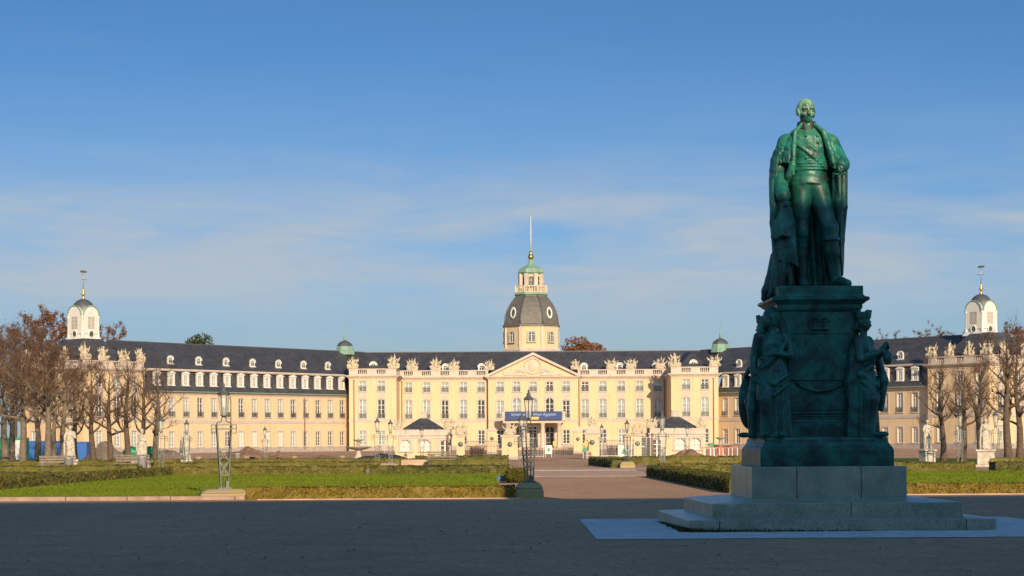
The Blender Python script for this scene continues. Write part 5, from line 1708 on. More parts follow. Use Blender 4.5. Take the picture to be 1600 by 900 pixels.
def hedge(p0, p1, w, h, label, mat='hedge', dens=70, leaf=0.05, group='clipped box hedges', z=None):
    """clipped hedge: uneven body with leaves standing out of it"""
    p0, p1 = Vector((*p0, 0)), Vector((*p1, 0))
    d = p1 - p0
    L = d.length
    rz = math.atan2(d.y, d.x)
    near = min(p0.y, p1.y)
    st = 0.12 if near < 62 else (0.2 if near < 100 else 0.35)
    nx, nw, nh = max(2, int(L / st)), max(2, int(w / st)), max(2, int(h / st) + 1)
    prof = [(-w / 2, h * k / nh) for k in range(nh)] + [(-w / 2 + w * k / nw, h) for k in range(nw + 1)] + [(w / 2, h * (nh - 1 - k) / nh) for k in range(nh)]
    r = random.Random(int(abs(p0.x * 31 + p0.y * 17) + L))
    vs, fs = [], []
    m = len(prof)
    am = min(0.045, st * 0.3)
    bulge = [0.05 * math.sin(i * st * 1.3 + 1) + 0.03 * math.sin(i * st * 3.1) for i in range(nx + 1)]
    for i in range(nx + 1):
        x = L * i / nx
        for (y, zz) in prof:
            e = 0.0 if zz == 0 else 1.0
            vs.append((x + r.uniform(-am, am), y * (1 + 0.25 * bulge[i] * e) + r.uniform(-am, am), max(-0.05, zz + (r.uniform(-am, am) + bulge[i] * 0.35) * e) if zz else -0.05))
    for i in range(nx):
        for k in range(m - 1):
            fs.append((i * m + k, (i + 1) * m + k, (i + 1) * m + k + 1, i * m + k + 1))
    fs.append(tuple(range(m))); fs.append(tuple(nx * m + k for k in range(m - 1, -1, -1)))
    mb = MB().add(vs, fs)
    peri = 2 * h + w
    for _ in range(int(L * peri * dens)):
        x = r.uniform(0, L); q = r.uniform(0, peri)
        if q < h: y, zz, nrm = -w / 2, q, Vector((0, -1, 0.2))
        elif q < h + w: y, zz, nrm = q - h - w / 2, h, Vector((0, 0, 1))
        else: y, zz, nrm = w / 2, peri - q, Vector((0, 1, 0.2))
        if r.random() < 2 * h * w / (2 * h * w + L * peri): x = r.choice((0, L))
        c = Vector((x, y, max(zz, 0.03))) + nrm * r.uniform(0, 0.045)
        n1 = (nrm + Vector((r.gauss(0, .7), r.gauss(0, .7), r.gauss(0, .7)))).normalized()
        t = n1.orthogonal().normalized() * leaf * r.uniform(.6, 1.2)
        b = n1.cross(t).normalized() * leaf * r.uniform(.35, .7)
        mb.add([c - t, c - b, c + t, c + b], [(0, 1, 2, 3)])
    o = mb.build('hedge', M[mat], None, (p0.x, p0.y, gz((p0.y + p1.y) / 2) if z is None else z), rz)
    return setp(o, label, 'hedge', group)


def gardens():
    # kerbs, lawns and paving
    sheet('paving', 0.25, 6.4, 90, 106, 'paving', 0.010, n=4)
    sheet('path', -40, 40, 106.5, 117, 'paving', 0.006, n=4)
    sheet('path', -40, -0.2, 142, 147, 'paving', 0.006, n=4)
    lawn(-16.6, -0.5, 57.6, 95)
    lawn(7.9, 26, 59.5, 94)
    lawn(-30, -1, 119, 140, step=1.5); lawn(8, 30, 119, 131, step=1.5)
    lawn(-40, -1, 150, 178, step=3); lawn(8.5, 40, 136, 178, step=3)
    lawn(-45, -18.6, 76, 105, dz=0.03, step=2); lawn(28, 50, 60, 105, dz=0.03, step=2)
    grass_tufts(-16.6, -0.5, 57.6, 95, 60000, 'short green grass blades of the left lawn')
    grass_tufts(7.9, 26, 59.5, 94, 60000, 'short green grass blades of the right lawn')
    mb = MB()
    x = -19.0
    while x < -7.2:
        l = GR.uniform(1.2, 2.2)
        mb.box(x, min(x + l - 0.02, -7.0), 56.75, 57.05, -0.1, 0.11 + GR.uniform(-.01, .01)); x += l
    o = bevel(mb.build('kerb', M['kerb']), 0.015, 1); setp(o, kind='structure')
    mb = MB().box(-7.0, 0.3, 56.2, 56.32, -0.1, 0.03).box(7.2, 30, 57.3, 57.42, -0.1, 0.03)
    setp(mb.build('kerb', M['paving']), kind='structure')
    setp(MB().box(0.3, 6.4, 89.7, 89.9, -0.1, 0.02).box(0.3, 6.4, 106.0, 106.25, -0.1, 0.05).build('kerb', M['kerb']), kind='structure')
    # hedges: left half
    hedge((-7.35, 57.0), (0.05, 57.0), 0.75, 0.31, 'yellowish low hedge along the near edge of the left lawn', dens=300, leaf=0.045)
    hedge((-17.6, 68), (-16.2, 95), 0.9, 0.40, 'long low hedge running back beside the left edge of the left lawn', 'hedgemid', dens=60, leaf=0.07)
    hedge((-16.0, 96.2), (-6.9, 96.2), 0.9, 0.40, 'brownish low hedge closing the far side of the left lawn, left stretch', 'hedgemid', dens=60, leaf=0.08)
    hedge((-6.5, 94.6), (-0.15, 94.6), 1.0, 0.42, 'dark green low hedge closing the far side of the left lawn, right stretch', 'hedgegreen', dens=60, leaf=0.08)
    hedge((-22, 118), (-7.6, 118), 1.0, 0.40, 'thin hedge behind the cross path, left of the pair of lamps', 'hedgemid', dens=25, leaf=0.1)
    hedge((-7.3, 134), (-0.3, 134), 1.0, 0.42, 'narrow hedge behind the slatted bench left of the path', 'hedgemid', dens=25, leaf=0.1)
    hedge((-7.0, 149), (-0.3, 149), 1.2, 0.55, 'dark green hedge in front of the left gatehouse', 'hedgegreen', dens=20, leaf=0.12)
    hedge((-34, 141), (-7.6, 141), 1.2, 0.45, 'long brownish hedge in front of the soil heaps on the left', 'hedgemid', dens=16, leaf=0.12)
    hedge((-40, 101), (-18.4, 101), 1.6, 0.45, 'broad hedge band before the white garden figures on the left', 'hedgemid', dens=25, leaf=0.09)
    hedge((-40, 88), (-18.2, 82), 1.4, 0.40, 'slanting hedge at the far left edge of the garden', 'hedgemid', dens=25, leaf=0.09)
    hedge((-46, 128), (-24, 128), 1.4, 0.45, 'hedge under the row of bare trees on the left', 'hedgemid', dens=14, leaf=0.12)
    # hedges: right half
    hedge((6.95, 60.5), (6.35, 88.0), 1.1, 0.42, 'long green hedge along the right side of the central path', 'hedgegreen', dens=150, leaf=0.05)
    hedge((7.4, 58.3), (27, 58.3), 0.75, 0.27, 'low brown hedge along the near edge of the right lawn', dens=250, leaf=0.045)
    hedge((6.9, 95.8), (21.5, 95.8), 1.3, 0.42, 'brownish low hedge closing the far side of the right lawn', 'hedgemid', dens=60, leaf=0.08)
    hedge((22.2, 94.6), (31, 94.6), 1.2, 0.42, 'dark green low hedge at the far right end of the right lawn', 'hedgegreen', dens=60, leaf=0.08)
    hedge((6.25, 116.5), (5.55, 132), 1.2, 0.45, 'short hedge along the path beyond the cross path, right side', 'hedgegreen', dens=40, leaf=0.08)
    hedge((6.3, 133), (24, 133), 1.6, 0.48, 'long olive hedge in front of the right gatehouse', 'hedgemid', dens=25, leaf=0.1)
    hedge((26, 112), (48, 112), 1.2, 0.45, 'hedge under the bare trees on the right', 'hedgemid', dens=20, leaf=0.1)
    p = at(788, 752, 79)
    o = MB().hexa((-.30, .28, -.5, .5), (-.26, .24, -.45, .45), 0.02, 0.24).build('tarpaulin', M['bluegrey'], None, (p.x, 78, 0.02))  # added block filling a bluish patch on the lawn, no cloth modelled
    setp(bevel(o, .03), 'low blue grey added block on the lawn corner beside the dark bush', 'added block')
    # leafy dark bush put in for a dark patch at the lawn corner
    for (x, y, r_, h_, lab) in ((0.15, 77, 0.40, 0.52, 'low dark leafy bush at the corner of the left lawn'),):
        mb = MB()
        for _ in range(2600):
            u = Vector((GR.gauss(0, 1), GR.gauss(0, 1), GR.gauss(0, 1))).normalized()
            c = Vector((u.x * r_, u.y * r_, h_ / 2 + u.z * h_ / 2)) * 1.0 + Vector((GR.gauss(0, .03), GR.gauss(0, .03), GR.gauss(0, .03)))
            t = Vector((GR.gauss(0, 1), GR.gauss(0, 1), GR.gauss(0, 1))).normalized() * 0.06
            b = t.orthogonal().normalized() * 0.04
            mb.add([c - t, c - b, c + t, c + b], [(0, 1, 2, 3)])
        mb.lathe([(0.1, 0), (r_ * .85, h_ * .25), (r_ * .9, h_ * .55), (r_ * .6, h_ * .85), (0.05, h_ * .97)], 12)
        setp(mb.build('clump', M['hedgegreen'], None, (x, y, 0)), lab, 'clump')


# ------------------------------------------------------------------ lamps
def lamp_meshes(plain_=False):
    key = ('lamp', plain_)
    if key in CACHE: return CACHE[key]
    out = []
    # lattice of four legs leaning outward towards the top
    mb = MB()
    zt = 1.92
    foot, top = 0.10, 0.22
    P = lambda sx, sy, z: Vector((sx * (foot + (top - foot) * z / zt), sy * (foot + (top - foot) * z / zt) * 0.8, z))
    for sx in (-1, 1):
        for sy in (-1, 1):
            mb.bar(P(sx, sy, 0), P(sx, sy, zt), 0.034)
    for z in (0.42, 1.18, zt - 0.13, zt):
        for a, b in (((-1, -1), (1, -1)), ((1, -1), (1, 1)), ((1, 1), (-1, 1)), ((-1, 1), (-1, -1))):
            mb.bar(P(*a, z), P(*b, z), 0.03)
    for sy in (-1, 1):      # crossed struts below the waist
        for sx in (-1, 1):
            mb.bar(P(sx, sy, 0.42), P(-sx, sy, 0.86), 0.022); mb.bar(P(-sx, sy, 0.86), P(sx, sy, 1.18), 0.022)
    for sx in (-1, 1):      # square brackets at both ends of the cross bar
        x0, x1 = sx * 0.22, sx * 0.37
        mb.bar((x0, 0, zt + 0.0), (x1, 0, zt), 0.03); mb.bar((x1, 0, zt), (x1, 0, zt - 0.25), 0.03); mb.bar((x1, 0, zt - 0.25), (sx * 0.26, 0, zt - 0.25), 0.03)
    mb.bar((-0.36, 0, zt - 0.12), (0.36, 0, zt - 0.12), 0.03)
    for sx in (-1, 1):
        mb.tube([(sx * 0.22, 0, zt), (sx * 0.21, 0, zt + 0.05), (sx * 0.08, 0, zt + 0.10), (sx * 0.05, 0, zt + 0.24)], [0.02] * 4, 6)
    mb.box(-0.2, 0.2, -0.16, 0.16, 0.0, 0.05)
    mb.box(0.04, 0.13, -0.12, 0.12, 0.05, 0.24)
    out.append(('post', mb.mesh('post', M['iron'])))
    z0 = zt + 0.24
    n = 6
    fr = MB()
    rb, rt, hgt = 0.095, 0.165, 0.66
    for k in range(n):
        a0, a1 = 2 * PI * k / n, 2 * PI * (k + 1) / n
        q = lambda r, a, z: Vector((r * math.cos(a), r * math.sin(a), z))
        fr.bar(q(rb, a0, z0 + .04), q(rt, a0, z0 + hgt), 0.022)
        fr.bar(q(rb, a0, z0 + .04), q(rb, a1, z0 + .04), 0.024); fr.bar(q(rt, a0, z0 + hgt), q(rt, a1, z0 + hgt), 0.028)
        fr.bar(q((rb + rt) / 2, a0, z0 + hgt * .35), q((rb + rt) / 2, a0, z0 + hgt * .36), 0.02)
    fr.lathe([(0.03, z0 - .02), (0.10, z0 + 0.03), (0.10, z0 + 0.05)], 6)
    fr.tube([(0, 0, z0 + .05), (0, 0, z0 + .30)], [0.03, 0.022], 6)
    out.append(('lantern_frame', fr.mesh('lantern_frame', M['iron'])))
    g = MB().lathe([(rb - .012, z0 + .05), (rt - .014, z0 + hgt - .01)], 6, sm=False)
    out.append(('lantern_glass', g.mesh('lantern_glass', M['lampglass'])))
    c = MB().lathe([(rt + .03, z0 + hgt), (rt + .04, z0 + hgt + .03), (0.12, z0 + hgt + .10), (0.075, z0 + hgt + .15), (0.085, z0 + hgt + .20), (0.03, z0 + hgt + .24), (0.045, z0 + hgt + .28), (0.01, z0 + hgt + .36)], 6, sm=False)
    out.append(('cap', c.mesh('cap', M['iron'])))
    CACHE[key] = out
    return out


def lamp(x, y, rz, label, plinth=None, sc=1.0, zoff=None):
    z = gz(y) + (plinth or 0)
    o = empty('street_lamp', (x, y, z if zoff is None else zoff), rz, label, 'street lamp', 'lattice lamps of the palace garden')
    o.scale = (sc,) * 3
    for nm, me in lamp_meshes(): link(nm, me, o)
    return o


def stone_plinth(x, y, w, d, h, label, rz=0.0):
    mb = MB().hexa((-w / 2, w / 2, -d / 2, d / 2), (-w / 2, w / 2, -d / 2, d / 2), -0.1, h * 0.6)
    mb.hexa((-w / 2, w / 2, -d / 2, d / 2), (-w * .36, w * .36, -d * .36, d * .36), h * 0.6, h)
    o = bevel(mb.build('lamp_plinth', M['mossy'], None, (x, y, gz(y)), rz), 0.05, 2)
    return setp(o, label, 'stone plinth', 'mossy stone plinths under the lamps')


def lamps():
    p = at(352, 768, 58.6)
    stone_plinth(p.x, 58.4, 1.4, 1.2, 0.26, 'low mossy stone plinth under the tallest lamp on the left', 0.2)
    lamp(p.x, 58.4, 0.25, 'tall iron lattice lamp in front of the left lawn', 0.26, 0.955)
    stone_plinth(0.47, 57.2, 0.80, 1.0, 0.42, 'mossy stone plinth at the right end of the near left hedge', 0.0)
    lamp(0.47, 57.2, 0.5, 'iron lattice lamp at the left corner of the central path, in front of the banner', 0.42, 0.82)
    p = at(812, 745, 75)
    lamp(0.38, 78.5, 0.0, 'slimmer iron lamp just behind the one at the corner of the path', 0.12, 0.80)
    stone_plinth(at(602, 728, 119).x, 119, 1.7, 1.4, 0.32, 'stone plinth under the pair of lamps left of the path')
    lamp(at(589, 722, 118).x, 118.4, 0.1, 'left lamp of the close pair before the fountain', 0.3, .85)
    lamp(at(604, 722, 120).x, 124.0, 0.1, 'right lamp of the close pair before the fountain', 0.3, .83)
    stone_plinth(at(980, 730, 116).x, 116, 0.85, 0.85, 0.36, 'rounded stone plinth at the corner of the hedge right of the path')
    lamp(at(980, 724, 116).x, 116, PI / 4, 'iron lamp on the rounded plinth at the corner of the right hedge', 0.36, .76)
    lamp(at(1035, 728, 105).x, 105, 0.1, 'iron lattice lamp in front of the door side of the right gatehouse', 0.1, .92)
    lamp(at(292, 722, 128).x, 128, 0.3, 'iron lamp beside the slim white pillar figure on the left', 0.2, 0.9)
    lamp(at(252, 725, 112).x, 112, 0.1, 'grey lattice lamp at the right edge of the left tree row', 0.1, 0.95)
    lamp(at(450, 712, 205).x, 186, 0.2, 'small distant lamp standing alone before the left wing', 0.05, 1.0)
    lamp(at(661, 715, 190).x, 188, 0.0, 'lamp in front of the arched window of the left gatehouse', 0.1, .95)
    lamp(at(939, 715, 190).x, 188, 0.0, 'lamp beside the right gate pillar', 0.1, 1.0)
    lamp(at(1071, 715, 190).x, 188, 0.0, 'lamp in front of the right gatehouse between its two windows', 0.1, .95)
    lamp(at(1500, 715, 120).x, 120, 0.1, 'lattice lamp among the bare trees on the right, left one of two', 0.05, 1.0)
    lamp(at(1556, 715, 118).x, 118, 0.1, 'lattice lamp beside the white figure among the right trees', 0.05, 1.0)


# ------------------------------------------------------------------ garden statues, fountains, furniture
def garden_statue(px, d, H, seed, pose, label, rz=0.0, ped=0.8, w=0.7):
    p = at(px, 715, d)
    o = empty('garden_statue', (p.x, d, gz(d)), rz, label, 'statue', 'white stone figures of the garden')
    key = ('gs', seed, pose)
    if key not in CACHE: CACHE[key] = draped_woman('figure', M['whitestat'], pose=pose, h=0.032, seed=seed)
    f = link('figure', CACHE[key], o, (0, 0, ped)); f.scale = (H / 2.25,) * 3
    k = w / 0.7
    mb = MB().box(-.45 * k, .45 * k, -.45 * k, .45 * k, -0.1, 0.12).box(-.36 * k, .36 * k, -.36 * k, .36 * k, 0.12, ped - 0.12).box(-.43 * k, .43 * k, -.43 * k, .43 * k, ped - 0.12, ped)
    bevel(mb.build('pedestal', M['whitestat'], o), 0.02, 1)
    return o


def fountain(px, d, label, rim=1.3):
    p = at(px, 700, d)
    o = empty('fountain', (p.x, d, gz(d)), 0, label, 'fountain', 'stone basin fountains')
    MB().lathe([(1.0, 0), (1.0, 0.12), (0.42, 0.2), (0.26, 0.5), (0.22, 0.75), (0.34, 0.9)], 16).build('foot', M['stone'], o)
    MB().lathe([(0.3, 0.88), (0.7, 0.98), (rim - .1, 1.16), (rim, 1.24), (rim, 1.29), (rim - .08, 1.28), (0.6, 1.12), (0.2, 1.1)], 24).build('basin', M['plinth'], o)
    MB().lathe([(0.22, 1.08), (0.16, 1.25), (0.2, 1.5), (0.14, 1.72), (0.3, 1.8), (0.56, 1.94), (0.57, 1.98), (0.2, 1.92), (0.1, 2.05), (0.04, 2.1)], 16).build('upper_bowl', M['plinth'], o)
    return o


def bench(x, y, rz, label):
    o = empty('park_bench', (x, y, gz(y)), rz, label, 'bench', 'slatted park benches')
    s = MB()
    for i in range(4): s.box(-0.95, 0.95, -0.25 + i * 0.13, -0.15 + i * 0.13, 0.42, 0.46)
    s.build('seat', M['wood'], o)
    s = MB()
    for i in range(3): s.box(-0.95, 0.95, 0.27 + i * .025, 0.30 + i * .025, 0.55 + i * 0.14, 0.65 + i * 0.14)
    s.build('backrest', M['wood'], o)
    for sx in (-1, 1):
        MB().bar((sx * .8, -.25, 0), (sx * .8, -.25, .42), .06).bar((sx * .8, .22, 0), (sx * .8, .36, .95), .06).bar((sx * .8, -.25, .4), (sx * .8, .26, .4), .05).build('leg', M['darkiron'], o)


def bin_(x, y, label):
    o = empty('litter_bin', (x, y, gz(y)), 0, label, 'litter bin', 'grey litter bins')
    MB().lathe([(0.19, 0.22), (0.23, 0.25), (0.23, 0.80), (0.25, 0.82), (0.25, 0.86), (0.21, 0.86)], 14).build('drum', M['galv'], o)
    MB().tube([(0, .26, 0), (0, .26, .9)], [.03, .03], 6).build('post', M['darkiron'], o)


def mound(px, d, w, h, label, mat='soil', seed=0, flat=1.0):
    p = at(px, 712, d)
    r = np.random.RandomState(seed)
    n = 34
    ph = r.rand(6) * 6.28
    xs = np.linspace(-1, 1, n)
    vs, fs = [], []
    for j in range(n):
        for i in range(n):
            x, y = xs[i], xs[j]
            q = math.hypot(x, y) + 0.10 * math.sin(3 * math.atan2(y, x) + ph[0]) + 0.06 * math.sin(5 * math.atan2(y, x) + ph[1])
            z = max(0.0, 1 - q) ** 0.8
            z += z * (0.14 * math.sin(5 * x + ph[2]) + 0.1 * math.sin(8 * y + ph[3]) + 0.08 * math.sin(13 * x + 9 * y + ph[4])) + (0.06 * r.rand() if z > 0 else 0)
            vs.append((x * w / 2, y * w / 2 * flat, z * h - 0.05))
    for j in range(n - 1):
        for i in range(n - 1): fs.append((j * n + i, j * n + i + 1, (j + 1) * n + i + 1, (j + 1) * n + i))
    o = MB().add(vs, fs).build('soil_heap', M[mat], None, (p.x, d, gz(d)), smooth=True)
    return setp(o, label, 'soil heap', 'heaps of dug soil')


def container(px, d, w, mat, label, h=2.3, rz=0.0, name='site_container', open_=True):
    p = at(px, 705, d)
    o = empty(name, (p.x, d, gz(d)), rz, label, 'container', 'building site containers')
    mb = MB().box(-w / 2, w / 2, 0, 2.2, 0.1, h)
    mb.build('body', M[mat], o)
    f = MB()
    n = max(3, int(w / 0.28))
    for i in range(n + 1):
        x = -w / 2 + w * i / n
        f.box(x - 0.05, x + 0.05, -0.045, 0.0, 0.2, h - 0.12)
    f.box(-w / 2 - .03, w / 2 + .03, -0.06, 0.0, h - 0.12, h + 0.02).box(-w / 2 - .03, w / 2 + .03, -0.06, 0, 0.0, 0.2)
    f.build('ribs', M[mat], o)
    if open_:
        dd = MB().box(w / 2 - 0.95, w / 2 - 0.15, -0.085, -0.062, 0.25, h - 0.25).build('door', M['board'], o)
        MB().box(w / 2 - 0.85, w / 2 - 0.78, -0.13, -0.086, 1.0, 1.2).build('handle', M['darkiron'], dd)


# ------------------------------------------------------------------ gate
def gatehouse(xc, d, label, flip=1, chim=0.0):
    o = empty('gatehouse', (xc, d, gz(d)), 0, label, 'gatehouse', 'small gatehouses')
    w, D, H = 5.25, 4.6, 2.05
    hw = w / 2
    wx = [(-1.65, 0.85, 0.95, 1.05), (0.25, 0.85, 0.95, 1.05)] if flip > 0 else [(0.25, 0.85, 0.95, 1.05), (1.75, 0.85, 0.95, 1.05)]
    wins = [(hw + x, z, ww, hh, 'arch', 's') for x, z, ww, hh in wx]
    dx = hw + (2.1 if flip > 0 else -1.95)
    wins.append((dx, 0.1, 0.95, 1.75, 'arch', 'd'))
    wl = facade(o, (-hw, 0, 0), 0, w, H, wins, mat='stucco', plinth=0, sides=D)
    MB().box(-hw - 0.10, hw + 0.10, -0.10, D + 0.1, H, H + 0.10).box(-hw - 0.04, hw + 0.04, -0.04, D + 0.04, H + 0.10, H + 0.24).box(-hw - 0.16, hw + 0.16, -0.16, D + 0.16, H + 0.24, H + 0.36).build('cornice', M['stone'], o)
    mb = MB()
    for a, b in ((-hw, -hw + 1.0), (-hw + 1.06, -0.3), (-0.24, 1.2), (1.26, hw)): mb.box(a, b, 0.0, 0.3, H + 0.36, H + 0.82)
    for sx in (-1, 1): mb.box(sx * hw - .0 if sx < 0 else hw - .3, sx * hw + .3 if sx < 0 else hw, 0.3, D, H + .36, H + .82)
    mb.build('parapet', M['stone'], o)
    V = [(-hw + .35, .35, H + .72), (hw - .35, .35, H + .72), (hw - .35, D - .35, H + .72), (-hw + .35, D - .35, H + .72), (-0.25, D / 2 - .2, H + 2.0), (0.25, D / 2 - .2, H + 2.0), (0.25, D / 2 + .2, H + 2.0), (-0.25, D / 2 + .2, H + 2.0)]
    rf = MB().add(V, [(0, 1, 5, 4), (1, 2, 6, 5), (2, 3, 7, 6), (3, 0, 4, 7), (4, 5, 6, 7), (3, 2, 1, 0)]).build('roof', M['slate'], o)
    MB().box(-0.32, 0.32, D / 2 - .3, D / 2 + .3, H + 1.7, H + 2.45).box(-0.38, 0.38, D / 2 - .36, D / 2 + .36, H + 2.45, H + 2.55).build('chimney', M['stone'], rf)
    pipe(o, (hw - .25) * flip, -0.2, 0.1, H + .3)
    MB().box(-hw - 0.05, hw + 0.05, -0.05, 0.0, -0.3, 0.10).build('plinth', M['plinth'], o)
    return o


def gate_pillar(px, d, w, h, label, top='cap', ti=None):
    p = at(px, 715, d)
    o = empty('gate_pillar', (p.x, d, gz(d)), 0, label, 'gate pillar', 'pillars of the palace gate')
    k = w / 2
    MB().box(-k, k, -k, k, -0.1, h).build('shaft', M['stucco'], o)
    MB().box(-k - .06, k + .06, -k - .06, k + .06, -0.1, 0.28).build('plinth', M['plinth'], o)
    c = MB().box(-k - .08, k + .08, -k - .08, k + .08, h, h + .10).box(-k - .14, k + .14, -k - .14, k + .14, h + .10, h + .2)
    if top == 'cap':
        c.hexa((-k, k, -k, k), (-k * .55, k * .55, -k * .55, k * .55), h + .2, h + .55)
        c.hexa((-k * .55, k * .55, -k * .55, k * .55), (-k * .2, k * .2, -k * .2, k * .2), h + .55, h + .85)
    c.build('cap', M['stone'], o)
    s_ = MB().lathe([(0.0, 0), (0.2, 0.0), (0.24, 0.05), (0.15, 0.08), (0.0, 0.1)], 10, sx=1, sy=1)
    w_ = s_.build('wreath', M['iron'], o, (0, -k - 0.0, h * .68)); w_.rotation_euler = (PI / 2, 0, 0)
    if ti is not None:
        z = gz(d) + h + (.82 if top == 'cap' else .2)
        put_trophy(ti, Vector((p.x, d, z)), 0, 'carved stone group on top of the ' + label, 'stone groups on the gate pillars', 0.62 if top != 'cap' else 0.42)
    return o


def railing(x0, x1, d, h, label, mat='darkiron', step=0.14, base=0.35):
    L = x1 - x0
    o = empty('iron_fence', (x0, d, gz(d)), 0, label, 'fence', 'iron fences of the gate')
    mb = MB()
    n = int(L / step)
    for i in range(n + 1):
        x = L * i / n
        mb.box(x - .012, x + .012, -.012, .012, base, h + (0.1 if i % 2 else 0))
    for z in (base + .1, h * .72, h - .05): mb.box(0, L, -.018, .018, z, z + .035)
    mb.build('bars', M[mat], o)
    MB().box(0, L, -.18, .18, -0.1, base).build('base_wall', M['plinth'], o)


def site_fence(px0, px1, d, label, n=None):
    a, b = at(px0, 715, d).x, at(px1, 715, d).x
    m = max(1, round((b - a) / 2.6)) if n is None else n
    w = (b - a) / m
    proto = None
    for i in range(m):
        if proto is None:
            o = empty('site_fence', (a + w * i, d, gz(d)), 0)
            mb = MB()
            for x in (0.03, w - .03): mb.box(x - .02, x + .02, -.02, .02, 0, 2.0)
            for z in (0.15, 1.98): mb.box(0.05, w - .05, -.015, .015, z, z + .035)
            mb.build('panel_frame', M['galv'], o)
            mb = MB()
            for k in range(1, int(w / .16)): mb.box(k * .16 - .004, k * .16 + .004, -.004, .004, .185, 1.98)
            for k in range(1, 8): mb.box(.05, w - .05, -.0035, .0035, .15 + k * .23, .158 + k * .23)
            mb.build('wire_mesh', M['galv'], o)
            MB().box(-.12, .18, -.3, .3, 0, .12).build('foot', M['plinth'], o)
            proto = o
        else:
            o = copy_tree(proto); o.location = (a + w * i, d, gz(d))
        setp(o, '%s, %s panel from the left' % (label, ORD[i]), 'site fence', 'wire panels of the building site')


